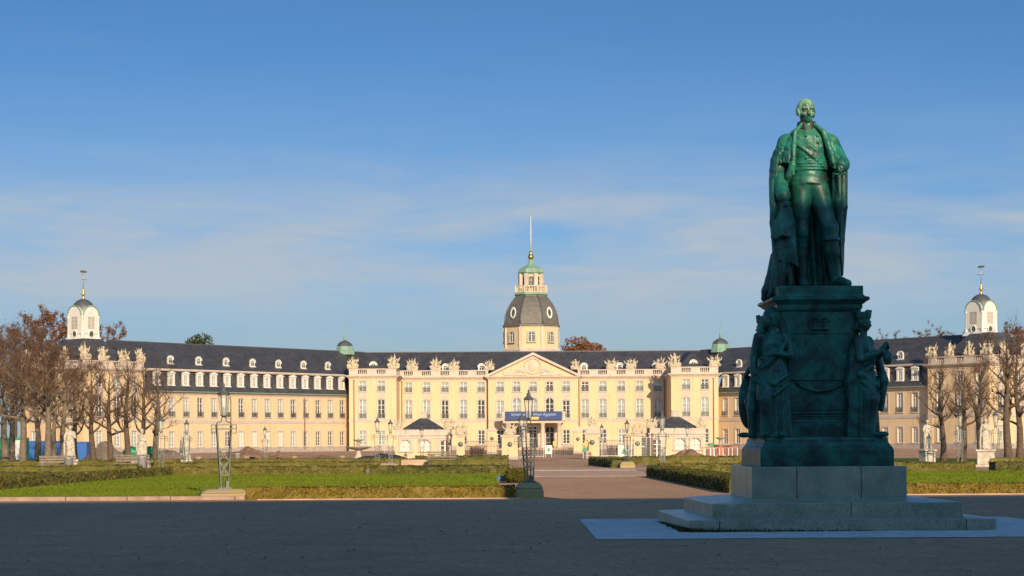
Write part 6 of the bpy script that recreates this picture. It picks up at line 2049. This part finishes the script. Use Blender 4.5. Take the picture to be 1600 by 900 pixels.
def gate():
    D = 195
    gatehouse(AX - 12.1, D, 'small yellow gatehouse with hipped slate roof left of the central path', 1)
    gatehouse(AX + 12.15, D, 'small yellow gatehouse with hipped slate roof right of the central path', -1)
    # carved groups on the gatehouse parapets
    for (dx, ti, lab, sc) in ((-14.4, 0, 'small spiky stone trophy at the outer end of the left gatehouse roof', .5), (-9.6, 1, 'pale carved stone group at the inner end of the left gatehouse roof', .6),
                              (9.7, 4, 'carved stone group at the inner end of the right gatehouse roof', .6), (14.4, 3, 'small spiky stone trophy at the outer end of the right gatehouse roof', .5)):
        put_trophy(ti, Vector((AX + dx, D + .2, gz(D) + 2.86)), 0, lab, 'stone groups on the gate pillars', sc)
    gate_pillar(720, 193, 0.75, 2.15, 'slim gate pillar beside the left gatehouse', 'flat', 1)
    gate_pillar(797, 193, 1.55, 2.1, 'broad left gate pillar of the main entrance', 'flat', 4)
    gate_pillar(925, 193, 1.35, 2.3, 'broad right gate pillar of the main entrance', 'cap', 2)
    gate_pillar(996, 193, 0.75, 2.1, 'slim gate pillar beside the right gatehouse', 'flat', 7)
    gate_pillar(769, 262, 1.2, 2.9, 'rear left pillar with a stepped stone cap, beyond the gate', 'cap')
    gate_pillar(903, 262, 1.1, 2.7, 'rear right pillar with a stepped stone cap, beyond the gate', 'cap')
    X = lambda px: at(px, 715, 193).x
    railing(X(728), X(785), 193, 1.75, 'dark iron railing between the left gatehouse and the left gate pillar')
    railing(X(938), X(989), 193, 1.75, 'dark iron railing between the right gate pillar and the right gatehouse')
    site_fence(600, 697, 187, 'wire mesh site fence before the left gatehouse')
    site_fence(940, 1080, 187, 'wire mesh site fence before the right gatehouse')
    site_fence(812, 850, 205, 'wire mesh site fence inside the main gate')
    # dark wooden sentry gate and tarpaulin beside the right gatehouse
    p = at(1004, 715, 194)
    o = empty('sentry_door', (p.x, 194, gz(194)), 0, 'tall dark grey door leaf next to the right gatehouse', 'door')
    MB().box(-.35, .35, 0, .08, 0, 2.1).build('leaf', M['darkiron'], o)
    MB().box(-.05, .2, -.03, 0, 1.1, 1.18).build('sign', M['board'], o)
    # white notice boards and green signs on the building site
    for (px, py, d, w, h, z, mt, lab) in ((975, 705, 188, 1.1, 1.15, .15, 'board', 'white notice board beside the right gate pillar'),
                                          (857, 703, 215, 0.75, 0.9, .35, 'board', 'small white board before the entrance columns'),
                                          (914, 702, 185, 0.36, 0.36, .72, 'green', 'small green sign left of the right gate pillar'),
                                          (1112, 701, 190, 0.34, 0.45, 1.0, 'green', 'green sign behind the red barriers on the right')):
        p = at(px, py, d)
        o = empty('notice_board', (p.x, d, gz(d)), 0, lab, 'notice board')
        MB().box(-w / 2, w / 2, -.03, .03, z, z + h).build('panel', M[mt], o)
        for sx in (-1, 1): MB().box(sx * w * .42 - .025, sx * w * .42 + .025, .031, .08, -.05, z + h).build('post', M['galv'], o)
        if mt == 'board':
            MB().prism([(-w * .22, z + h * .3), (w * .12, z + h * .25), (w * .2, z + h * .6), (-w * .05, z + h * .75)], -.04, -.031).build('printed_field', M['green'], o)
    # striped barriers on the right
    proto = None
    for i, px in enumerate((1104, 1118, 1132, 1146)):
        p = at(px, 712, 185 + i)
        if proto is None:
            o = empty('barrier', (p.x, 185, gz(185)), 0)
            for k in range(4): MB().box(-.40 + k * .25, -.34 + k * .25, -.02, .02, .15, 1.0).build('slat', M['orange' if k % 2 == 0 else 'board'], o)
            MB().box(-.45, .45, -.03, .03, .98, 1.07).build('top_rail', M['orange'], o)
            MB().box(-.45, .45, -.03, .03, .08, .16).build('bottom_rail', M['orange'], o)
            for sx in (-1, 1): MB().box(sx * .4 - .05, sx * .4 + .05, -.25, .25, 0, .079).build('foot', M['darkiron'], o)
            proto = o
        else:
            o = copy_tree(proto); o.location = (p.x, 185 + i, gz(185)); o.rotation_euler.z = (0.2, -.25, .3)[i - 1]
        setp(o, 'red and white plastic barrier by the right fountain, %s from the left' % ORD[i], 'barrier', 'red and white barriers')
    p = at(1130, 700, 190)
    o = MB().box(-.25, .25, 0, .4, .45, .95).hexa((-.25, .25, 0, .4), (-.12, .12, .1, .3), .95, 1.15).box(-.2, .2, .1, .3, 0, .45).build('tool_crate', M['orange'], None, (p.x, 192, gz(192)), 0.2)
    setp(o, 'orange site crate beside the right fountain', 'crate')
    # bicycle racks and cafe furniture before the entrance
    for i, px in enumerate((836, 846, 872, 884, 893)):
        p = at(px, 708, 240)
        o = empty('bicycle_rack', (p.x, 240 + i, gz(240)), 0.3 * i, ['grey bicycle rack left of the white board', 'grey bicycle rack close to the white board', 'grey rack right of the white board', 'grey rack left of the green sign', 'grey rack behind the green sign'][i], 'bicycle rack', 'grey racks before the entrance')
        mb = MB()
        for k in range(4): mb.tube([(-.6 + k * .4, 0, 0), (-.6 + k * .4, 0, .75), (-.45 + k * .4, 0, .9), (-.3 + k * .4, 0, .75), (-.3 + k * .4, 0, 0)], [.03] * 5, 5)
        mb.build('hoops', M['iron'], o)
        MB().box(-.75, .95, -.05, .05, 0, .05).build('rail', M['iron'], o)
    # dark shrubs inside the railings
    for (px, lab) in ((740, 'dark leafless shrub behind the left railing'), (750, 'second dark shrub behind the left railing, nearer the pillar'), (955, 'dark leafless shrub behind the right railing, near the pillar'), (968, 'dark shrub behind the white notice board')):
        p = at(px, 712, 205)
        mb = MB(); r = random.Random(px)
        for _ in range(260):
            a = r.uniform(0, 2 * PI); t = r.uniform(.1, .55); h = r.uniform(.5, 1.3)
            mb.tube([(0.1 * math.cos(a), .1 * math.sin(a), 0), (t * math.cos(a), t * math.sin(a), h)], [.015, .008], 3)
        setp(mb.build('shrub', M['twig'], None, (p.x, 205, gz(205))), lab, 'shrub', 'bare shrubs by the gate')
    # posts with signs on the path
    for (px, d, lab) in ((867, 182, 'thin sign post standing on the path before the entrance'), (916, 182, 'thin sign post at the foot of the right gate pillar')):
        p = at(px, 715, d)
        o = empty('sign_post', (p.x, d, gz(d)), 0, lab, 'sign post')
        MB().tube([(0, 0, 0), (0, 0, 2.0)], [.035, .035], 6).build('post', M['galv'], o)
        MB().box(-.16, .16, -.05, -.036, 1.25, 1.7).build('plate', M['yellow'], o)
        MB().box(-.3, .3, -.3, .3, 0, .12).build('foot', M['darkiron'], o)


def fallen_leaves():
    r = random.Random(77); mb = MB()
    for _ in range(2600):
        k = r.random()
        if k < .45: x, y, z = r.uniform(-16, -.8), r.uniform(58, 94), .11
        elif k < .7: x, y, z = r.uniform(8.5, 25), r.uniform(60, 93), .11
        else: x, y, z = r.uniform(-14, 12), 22 + 34 * r.random(), .012
        if k >= .7 and 1 < x < 10 and 32 < y < 42: continue
        c = Vector((x, y, z)); a = r.uniform(0, 6.28); s = r.uniform(.018, .035)
        t = Vector((math.cos(a), math.sin(a), r.uniform(-.3, .3))) * s; b = Vector((-math.sin(a), math.cos(a), r.uniform(-.3, .5))) * s * .7
        mb.add([c - t, c - b, c + t, c + b], [(0, 1, 2, 3)])
    setp(mb.build('fallen_leaves', M['russet']), 'withered leaves scattered over lawns and square', 'fallen leaves', kind='stuff')


def furnishings():
    fallen_leaves()
    garden_statue(110, 122, 2.1, 5, 'shield', 'white stone woman on a pedestal in front of the blue containers', 0.3, .62)
    garden_statue(222, 116, 1.9, 7, 'across', 'white stone figure on a pedestal under the left trees, green tarps behind', -.5, .55)
    garden_statue(291, 132, 2.0, 9, 'shield', 'slim white stone figure beside the lamp left of the soil heap', .2, .5, .6)
    garden_statue(1449, 124, 1.85, 8, 'shield', 'pale stone figure on a pedestal right of the monument', 0.4, .9)
    garden_statue(1540, 112, 1.75, 6, 'across', 'white stone figure with raised shoulder among the right trees', -.2, .95, .9)
    fountain(560, 205, 'stone fountain with two stacked basins before the left wing')
    fountain(1126, 205, 'stone fountain with two stacked basins before the right wing')
    bench(at(690, 725, 130).x, 130, 0.0, 'slatted bench facing the lawn left of the path')
    bench(at(90, 735, 108).x, 108, 0.2, 'dark bench in front of the leftmost white statue')
    bench(at(205, 730, 114).x, 114, -.1, 'dark bench beside the white figure under the left trees')
    bin_(at(107, 733, 104).x, 104, 'grey litter bin below the leftmost white statue')
    bin_(at(222, 731, 109).x, 109, 'grey litter bin below the white figure under the trees')
    bin_(at(371, 715, 150).x, 150, 'grey litter bin beside the tallest lamp')
    p = at(650, 724, 132)
    o = MB().box(-.9, .9, -.25, .25, 0, .42).build('stone_seat', M['paving'], None, (p.x, 131, gz(131)))
    setp(bevel(o, .03), 'low stone block left of the slatted bench', 'stone seat')
    for i, px in enumerate((385, 460, 535, 310)):
        p = at(px, 715, 146)
        o = MB().lathe([(.2, -.1), (.2, .45), (.24, .5), (.22, .62), (.08, .68)], 8, sm=False).build('bollard', M['kerb'], None, (p.x, 146, gz(146)))
        setp(o, 'short red sandstone bollard in the hedge line, %s' % ['below the large soil heap', 'below the distant lamp', 'left of the left fountain', 'left of the tallest lamp'][i], 'bollard', 'red sandstone bollards')
    mound(385, 215, 6.4, 1.15, 'brown soil heap behind the tallest lamp', 'soil', 1, .6)
    mound(437, 220, 3.6, .78, 'smaller brown soil heap right of the large heap', 'soil', 2, .6)
    mound(165, 175, 5.0, 1.75, 'grey soil heap behind the trunks of the left trees', 'greysoil', 3, .6)
    mound(258, 190, 5.2, 1.2, 'grey soil heap right of the green tarps', 'greysoil', 4, .6)
    mound(1075, 183, 5.4, .85, 'brown soil heap before the right gatehouse', 'soil', 5, .5)
    mound(500, 176, 13, .62, 'long low bank of brown soil behind the hedges on the left', 'soil', 7, .25)
    mound(595, 172, 6.2, .8, 'dark tarpaulin covered heap left of the left gatehouse', 'tarp', 6, .4)
    container(13, 178, 2.6, 'green', 'green container at the left edge of the garden')
    container(60, 186, 3.2, 'blue', 'blue container behind the trees, leftmost of the blue ones', 2.0, open_=False)
    container(93, 184, 2.6, 'blue', 'blue container in the middle of the blue row behind the trees', 1.8, open_=False)
    container(123, 180, 1.3, 'blue', 'narrow blue container right of the leftmost white statue', 1.9, open_=False)
    for i, (px, lab) in enumerate(((207, 'green tarpaulin bundle left of the white figure'), (236, 'green tarpaulin bundle right of the white figure'))):
        p = at(px, 702, 150)
        s = MB()
        r = random.Random(i)
        s.lathe([(.1, .75), (.55, .8), (.62, 1.05), (.4, 1.3), (.1, 1.4)], 9, sx=1.2, sy=.7)
        s.box(-.05, .05, -.05, .05, -.05, .85)
        s.v = [(x + r.uniform(-.07, .07), y + r.uniform(-.07, .07), z + r.uniform(-.05, .05)) for x, y, z in s.v]
        setp(s.build('tarpaulin', M['green'], None, (p.x, 150, gz(150)), .4 * i), lab, 'tarpaulin')
# ------------------------------------------------------------------ trees
def branch_tree(seed, H=7.5, trunk_h=2.8, r0=0.24, limbs=9, spread=1.9, twigs=5, leaves=300, pollard=True, tw=0.013, leafsize=0.07, bark='bark'):
    """trunk mesh with its limbs, crown mesh of twigs and withered leaves"""
    r = random.Random(seed)
    T, C = MB(), MB()
    lean = Vector((r.uniform(-.03, .03), r.uniform(-.03, .03), 1))
    pts, rs = [], []
    n = 9
    for i in range(n + 1):
        t = i / n
        z = H * 0.86 * t
        pts.append(Vector((lean.x * z + 0.06 * math.sin(z * 1.3 + seed), lean.y * z + 0.06 * math.cos(z * 1.1 + seed), z)))
        rs.append(r0 * (1.25 if i == 0 else 1) * (1 - t) ** 0.75 + 0.035)
    T.tube(pts, rs, 9)

    def on(z):
        t = min(z / (H * 0.86), 0.999) * n
        i = int(t)
        return pts[i].lerp(pts[i + 1], t - i), rs[i]
    tips = []

    def grow(p, d, L, rad, lev):
        k = 4
        q = [p.copy()]
        dd = d.copy()
        for i in range(k):
            dd = (dd + Vector((r.gauss(0, .16), r.gauss(0, .16), r.gauss(0.10 if pollard else .04, .12)))).normalized()
            q.append(q[-1] + dd * L / k)
        rr = [rad * (1 - 0.6 * i / k) for i in range(k + 1)]
        T.tube(q, rr, 6 if rad > 0.05 else 4)
        if lev > 0:
            m = r.randint(2, 3)
            for j in range(m):
                s = r.choice((2, 3, 4)) if j else 4
                nd = (dd + Vector((r.gauss(0, .55), r.gauss(0, .55), r.gauss(.12, .4)))).normalized()
                grow(q[s], nd, L * r.uniform(.5, .78), rr[s] * .72, lev - 1)
        tips.append((q[-1], dd, rr[-1]))
        tips.append((q[2], dd, rr[2]))
    for i in range(limbs):
        z = trunk_h + (H * 0.84 - trunk_h) * (i + r.random() * .6) / limbs
        p, rad = on(z)
        a = i * 2.4 + r.uniform(-.4, .4)
        up = 0.35 + 0.7 * (z - trunk_h) / (H - trunk_h)
        d = Vector((math.cos(a), math.sin(a), up)).normalized()
        grow(p, d, spread * r.uniform(.75, 1.1) * (1.1 - 0.5 * (z - trunk_h) / (H - trunk_h)), rad * .52, 2)
    grow(pts[-1], Vector((0, 0, 1)), H * .14, rs[-1], 1)
    for p, d, rad in tips:
        if pollard and rad > .012: C.lathe([(.02, -.06), (rad * 1.5, 0), (.02, .06)], 5); base = len(C.v) - 15; C.v[base:] = [tuple(Vector(v) + p) for v in C.v[base:]]
        for _ in range(twigs):
            nd = (d * .5 + Vector((r.gauss(0, .6), r.gauss(0, .6), r.gauss(.35, .5)))).normalized()
            L = r.uniform(.25, .7)
            m = p + nd * L * .5 + Vector((r.gauss(0, .04), r.gauss(0, .04), r.gauss(0, .04)))
            C.tube([p, m, p + nd * L + Vector((0, 0, .06))], [tw, tw * .8, tw * .4], 3, 0, cap=False)
    nt = len(tips)
    for _ in range(leaves):
        p, d, rad = tips[r.randrange(nt)]
        c = p + Vector((r.gauss(0, .28), r.gauss(0, .28), r.gauss(.1, .26)))
        t = Vector((r.gauss(0, 1), r.gauss(0, 1), r.gauss(0, 1))).normalized()
        b = t.orthogonal().normalized()
        s = leafsize * r.uniform(.6, 1.3)
        C.add([c - t * s, c - b * s * .6, c + t * s, c + b * s * .6], [(0, 1, 2, 3)], 1)
    return T.mesh('trunk', M[bark], True), C.mesh('crown', [M['twig'], M['russet']])


def cloud_tree(seed, H, W, mat, leafsize, count, trunk_r=.35, base=.25, lobes=9):
    """full crown made of leaf clumps with gaps"""
    r = random.Random(seed)
    T, C = MB(), MB()
    T.tube([(0, 0, 0), (.1, 0, H * .35), (0, .1, H * .75)], [trunk_r * 1.2, trunk_r * .8, trunk_r * .2], 8)
    cl = []
    for i in range(lobes * 4):
        a = r.uniform(0, 2 * PI); q = math.sqrt(r.random()); z = r.random()
        k = math.sin(PI * min(1, .12 + z * .88)) ** .55
        cl.append((Vector((q * W / 2 * k * math.cos(a), q * W / 2 * k * math.sin(a), H * (base + (1 - base) * z * .93))), r.uniform(.10, .2) * W))
    for c, s in cl:
        T.tube([(0, 0, max(H * base * .7, c.z * .55)), tuple(c)], [trunk_r * .22, .03], 4)
    for _ in range(count):
        c, s = cl[r.randrange(len(cl))]
        u = Vector((r.gauss(0, 1), r.gauss(0, 1), r.gauss(0, 1))).normalized() * s * (r.random() ** .4)
        p = c + Vector((u.x, u.y, u.z * .75))
        t = Vector((r.gauss(0, 1), r.gauss(0, 1), r.gauss(0, .6))).normalized()
        b = t.orthogonal().normalized()
        k = leafsize * r.uniform(.6, 1.3)
        C.add([p - t * k, p - b * k * .6, p + t * k, p + b * k * .6], [(0, 1, 2, 3)])
    return T.mesh('trunk', M['bark'], True), C.mesh('crown', M[mat])


def put_tree(ms, x, y, rz, label, group, sc=1.0, name='bare_tree', cat='tree'):
    o = empty(name, (x, y, gz(y)), rz, label, cat, group)
    o.scale = (sc,) * 3
    link('trunk', ms[0], o); link('crown', ms[1], o)
    return o


def trees():
    A = [branch_tree(s, H=7.2, trunk_h=2.2, r0=.20, limbs=12, spread=1.3, twigs=3, leaves=60, tw=.009) for s in (1, 2, 3)]
    B = [branch_tree(s, H=9.0, trunk_h=3.0, r0=.26, limbs=12, spread=2.2, twigs=9, leaves=1000, leafsize=.05, tw=.010, bark='palebark') for s in (4, 5)]
    LG = 'bare trees in front of the left corner pavilion'
    L = [(145, 142, A[0], .98, 'bare pollarded tree directly before the left corner pavilion, leftmost of the clear ones'),
         (172, 146, A[1], .98, 'bare pollarded tree in the middle of the left pavilion front'),
         (198, 142, A[2], 1.02, 'bare pollarded tree before the right edge of the left pavilion'),
         (222, 150, A[0], 1.0, 'bare tree behind the white figure with green tarps'),
         (243, 143, A[1], .96, 'rightmost bare tree of the left row, next to the grey lamp'),
         (37, 130, B[0], .90, 'thick pale trunked russet tree near the left edge'),
         (76, 128, B[1], .84, 'pale trunked russet tree left of the leftmost white statue'),
         (98, 140, B[0], .82, 'russet tree directly behind the leftmost white statue'),
         (7, 138, B[1], .92, 'russet tree cut by the left edge of the view'),
         (60, 150, B[0], .9, 'russet tree between the two pale trunks'),
         (118, 152, A[2], 1.0, 'bare tree right of the leftmost white statue'),
         (20, 158, B[1], .95, 'russet tree in front of the green container'),
         (84, 165, B[0], .85, 'russet tree before the blue containers'), (-18, 150, B[0], 1.05, 'russet tree just outside the left edge')]
    for i, (px, d, ms, sc, lab) in enumerate(L):
        put_tree(ms, at(px, 715, d).x, d, i * 1.3, lab, LG, sc)
    RG = 'bare trees in front of the right corner pavilion'
    Rr = [(1474, 132, A[1], .9, 'bare pollarded tree leaning at the left end of the right row'),
          (1506, 136, A[2], .92, 'bare pollarded tree between the two right garden figures'),
          (1531, 140, A[0], .98, 'bare tree behind the white figure on the right'),
          (1575, 122, A[2], 1.12, 'tall bare tree near the right edge'),
          (1594, 128, A[1], 1.05, 'bare tree beside the right edge'), (1622, 130, A[0], 1.1, 'bare tree cut by the right edge')]
    for i, (px, d, ms, sc, lab) in enumerate(Rr):
        put_tree(ms, at(px, 715, d).x, d, 2 + i * 1.7, lab, RG, sc)
    FG = 'tall trees behind the palace'
    rus = cloud_tree(31, 17, 13, 'russet', .24, 26000)
    o = put_tree(rus, at(912, 549, 420).x, 420, 0, 'russet crowned tree behind the palace roof right of the tower', FG, 1.3, 'autumn_tree')
    ev = cloud_tree(33, 22, 13, 'evergreen', .25, 12000)
    put_tree(ev, at(318, 540, 400).x, 400, 0, 'dark evergreen tree showing above the left wing roof', FG, 1.04, 'evergreen_tree')
    big = branch_tree(41, H=21, trunk_h=6, r0=.6, limbs=16, spread=5.5, twigs=14, leaves=7000, pollard=False, tw=.035, leafsize=.16)
    big2 = branch_tree(42, H=20, trunk_h=5, r0=.55, limbs=15, spread=5.2, twigs=13, leaves=300, pollard=False, tw=.03, leafsize=.14)
    put_tree(big, at(68, 545, 330).x, 330, 0, 'large russet tree rising behind the left corner pavilion', FG, 1.06)
    put_tree(big, at(165, 540, 350).x, 350, 2, 'russet tree top right of the left belfry', FG, 1.0)
    put_tree(big2, at(20, 560, 300).x, 300, 1, 'bare grey tree top at the far left', FG, .95)
    put_tree(big2, at(1390, 535, 400).x, 400, 3, 'bare tree top above the right wing beside the monument', FG, 1.08)
    put_tree(big2, at(1478, 530, 390).x, 390, 4, 'wide bare tree behind the right wing left of the belfry', FG, 1.12)
    put_tree(big2, at(1505, 530, 410).x, 410, .5, 'bare tree directly behind the right belfry', FG, 1.1)
    put_tree(big, at(1592, 535, 370).x, 370, 5, 'brown tree at the right edge behind the corner pavilion', FG, 1.0)
    o = None
# ------------------------------------------------------------------ town house behind the camera, light, sky, camera
def town_house():
    """the row of houses behind the viewer whose shade lies over the near ground"""
    L, H = 110.0, 18.6
    o = empty('town_house', (-45, -10, 0), R(2.2), 'long grey town house behind the viewer that shades the square', 'house')
    w = wall_mesh(L, H, [], M['house'])
    xs = [2.5 + 3.3 * i for i in range(32)]
    mb = MB().box(0, L, -14, 0, -0.2, H)
    mb.build('wall', M['house'], o)
    win = MB()
    for x in xs:
        for z in (1.2, 5.2, 9.2, 13.2): win.box(x - .6, x + .6, 0.002, 0.06, z, z + 2.1)
    setp(win.build('windows', M['darkpane'], o), kind='stuff')
    V = [(0, 0.6, H), (L, 0.6, H), (L, -3.2, 22.35), (0, -3.2, 22.35), (L, -14, H), (0, -14, H), (L, -9, 22.35), (0, -9, 22.35)]
    MB().add(V, [(1, 0, 3, 2), (2, 3, 7, 6), (6, 7, 5, 4), (0, 5, 7, 3), (1, 2, 6, 4), (0, 1, 4, 5)]).build('roof', M['slate'], o)


SUN_AZ, SUN_EL = R(15), R(18)


def light():
    l = bpy.data.lights.new('sun', 'SUN')
    l.energy = 5.0
    l.angle = R(0.55)
    l.color = (1.0, 0.765, 0.51)
    o = bpy.data.objects.new('sun', l)
    COL.objects.link(o)
    d = Vector((math.sin(SUN_AZ) * math.cos(SUN_EL), -math.cos(SUN_AZ) * math.cos(SUN_EL), math.sin(SUN_EL)))
    o.location = d * 50
    o.rotation_euler = d.to_track_quat('Z', 'Y').to_euler()
    w = bpy.data.worlds.new('World')
    scene.world = w
    w.use_nodes = True
    t = w.node_tree
    t.nodes.clear()
    N = lambda k, **kw: (lambda x: ([setattr(x, a, b) for a, b in kw.items()], x)[1])(t.nodes.new(k))
    out, bg = N('ShaderNodeOutputWorld'), N('ShaderNodeBackground')
    bg.inputs[1].default_value = 0.10
    sky = N('ShaderNodeTexSky', sky_type='NISHITA')
    sky.sun_disc = False
    sky.sun_elevation = SUN_EL
    sky.sun_rotation = PI - SUN_AZ
    sky.air_density = 1.0; sky.dust_density = 0.6; sky.ozone_density = 2.2
    tc = N('ShaderNodeTexCoord')
    # thin high cirrus, drawn out along the horizon
    sep = N('ShaderNodeSeparateXYZ'); t.links.new(tc.outputs['Generated'], sep.inputs[0])

    def m(op, a, b=0.0):
        x = N('ShaderNodeMath', operation=op)
        for i, v in enumerate((a, b)):
            if hasattr(v, 'is_linked'): t.links.new(v, x.inputs[i])
            else: x.inputs[i].default_value = v
        return x.outputs[0]

    def ramp(f, st):
        x = N('ShaderNodeValToRGB'); e = x.color_ramp.elements
        while len(e) < len(st): e.new(.5)
        for i, (p, c) in enumerate(st): e[i].position = p; e[i].color = (c, c, c, 1)
        t.links.new(f, x.inputs[0]); return x.outputs[0]
    # the gradient seen in the low part of the sky is steeper than the plain model's
    cmb = N('ShaderNodeCombineXYZ')
    t.links.new(sep.outputs[0], cmb.inputs[0]); t.links.new(sep.outputs[1], cmb.inputs[1])
    north = ramp(m('ADD', m('MULTIPLY', sep.outputs[1], 0.5), 0.5), [(0.35, 0), (0.8, 1)])
    steep = m('ADD', m('MULTIPLY', north, SKY_STEEP - 1), 1.0)
    t.links.new(m('ADD', m('MULTIPLY', sep.outputs[2], steep), m('MULTIPLY', north, SKY_LIFT)), cmb.inputs[2])
    nrm = N('ShaderNodeVectorMath', operation='NORMALIZE')
    t.links.new(cmb.outputs[0], nrm.inputs[0]); t.links.new(nrm.outputs[0], sky.inputs[0])

    def noise(sx, sy, sz, det, rough, dist=0.0, tilt=0.0):
        mp = N('ShaderNodeMapping'); mp.inputs['Scale'].default_value = (sx, sy, sz); mp.inputs['Rotation'].default_value = (0, tilt, 0)
        t.links.new(tc.outputs['Generated'], mp.inputs[0])
        x = N('ShaderNodeTexNoise'); x.inputs['Scale'].default_value = 1; x.inputs['Detail'].default_value = det; x.inputs['Roughness'].default_value = rough; x.inputs['Distortion'].default_value = dist
        t.links.new(mp.outputs[0], x.inputs[0]); return x.outputs[0]
    big = ramp(noise(5.5, 1, 26, 4, .55, .3, .10), [(.31, 0), (.52, 1)])
    wisp = ramp(noise(10, 2, 60, 6, .62, .8, .16), [(.30, .45), (.62, 1)])
    band = m('MULTIPLY', ramp(sep.outputs[2], [(.0, .25), (.055, .4), (.076, 1.0), (.104, 1.0), (.122, .4), (.145, .08), (.2, .0)]), m('MULTIPLY', big, wisp))
    streak = m('MULTIPLY', ramp(noise(7, 2, 70, 6, .6, .5, .05), [(.5, 0), (.75, 1)]), ramp(sep.outputs[2], [(0, .5), (.11, .3), (.15, .08), (.4, 0)]))
    cl = m('MINIMUM', m('ADD', m('MULTIPLY', band, .95), m('MULTIPLY', streak, .3)), .8)
    hz = N('ShaderNodeMix', data_type='RGBA')
    mix = N('ShaderNodeMix', data_type='RGBA')
    t.links.new(cl, mix.inputs[0])
    tint = N('ShaderNodeMix', data_type='RGBA', blend_type='MULTIPLY')
    tint.inputs[0].default_value = 1.0
    t.links.new(sky.outputs[0], tint.inputs[6]); tint.inputs[7].default_value = SKY_TINT
    t.links.new(tint.outputs[2], hz.inputs[6]); hz.inputs[7].default_value = HORIZON
    t.links.new(m('MULTIPLY', north, ramp(sep.outputs[2], [(0, .95), (.04, .85), (.08, .50), (.12, .25), (.18, 0)])), hz.inputs[0])
    t.links.new(hz.outputs[2], mix.inputs[6]); mix.inputs[7].default_value = CLOUD
    t.links.new(mix.outputs[2], bg.inputs[0]); t.links.new(bg.outputs[0], out.inputs[0])


SKY_STEEP, SKY_LIFT = 2.6, 0.06
SKY_TINT = (0.70, 1.12, 1.40, 1)
HORIZON = (2.6, 3.55, 3.75, 1)
CLOUD = (4.05, 4.45, 4.85, 1)


def camera():
    c = bpy.data.cameras.new('camera')
    c.sensor_width = 36
    c.lens = 36 * F_PX / 1600
    c.shift_y = (688 - 450) / 1600
    c.clip_start, c.clip_end = 0.1, 6000
    o = bpy.data.objects.new('camera', c)
    COL.objects.link(o)
    o.matrix_world = Matrix.Translation((0, 0, CAM_H)) @ Matrix.Rotation(PI / 2, 4, 'X') @ Matrix.Rotation(-ROLL, 4, 'Z')
    scene.camera = o


scene.view_settings.view_transform = 'Standard'
scene.view_settings.look = 'None'
scene.view_settings.exposure = 0.25
scene.view_settings.gamma = 1.0
scene.render.engine = 'CYCLES'
ground()
gardens()
monument()
palace()
gate()
lamps()
furnishings()
trees()
town_house()
light()
camera()
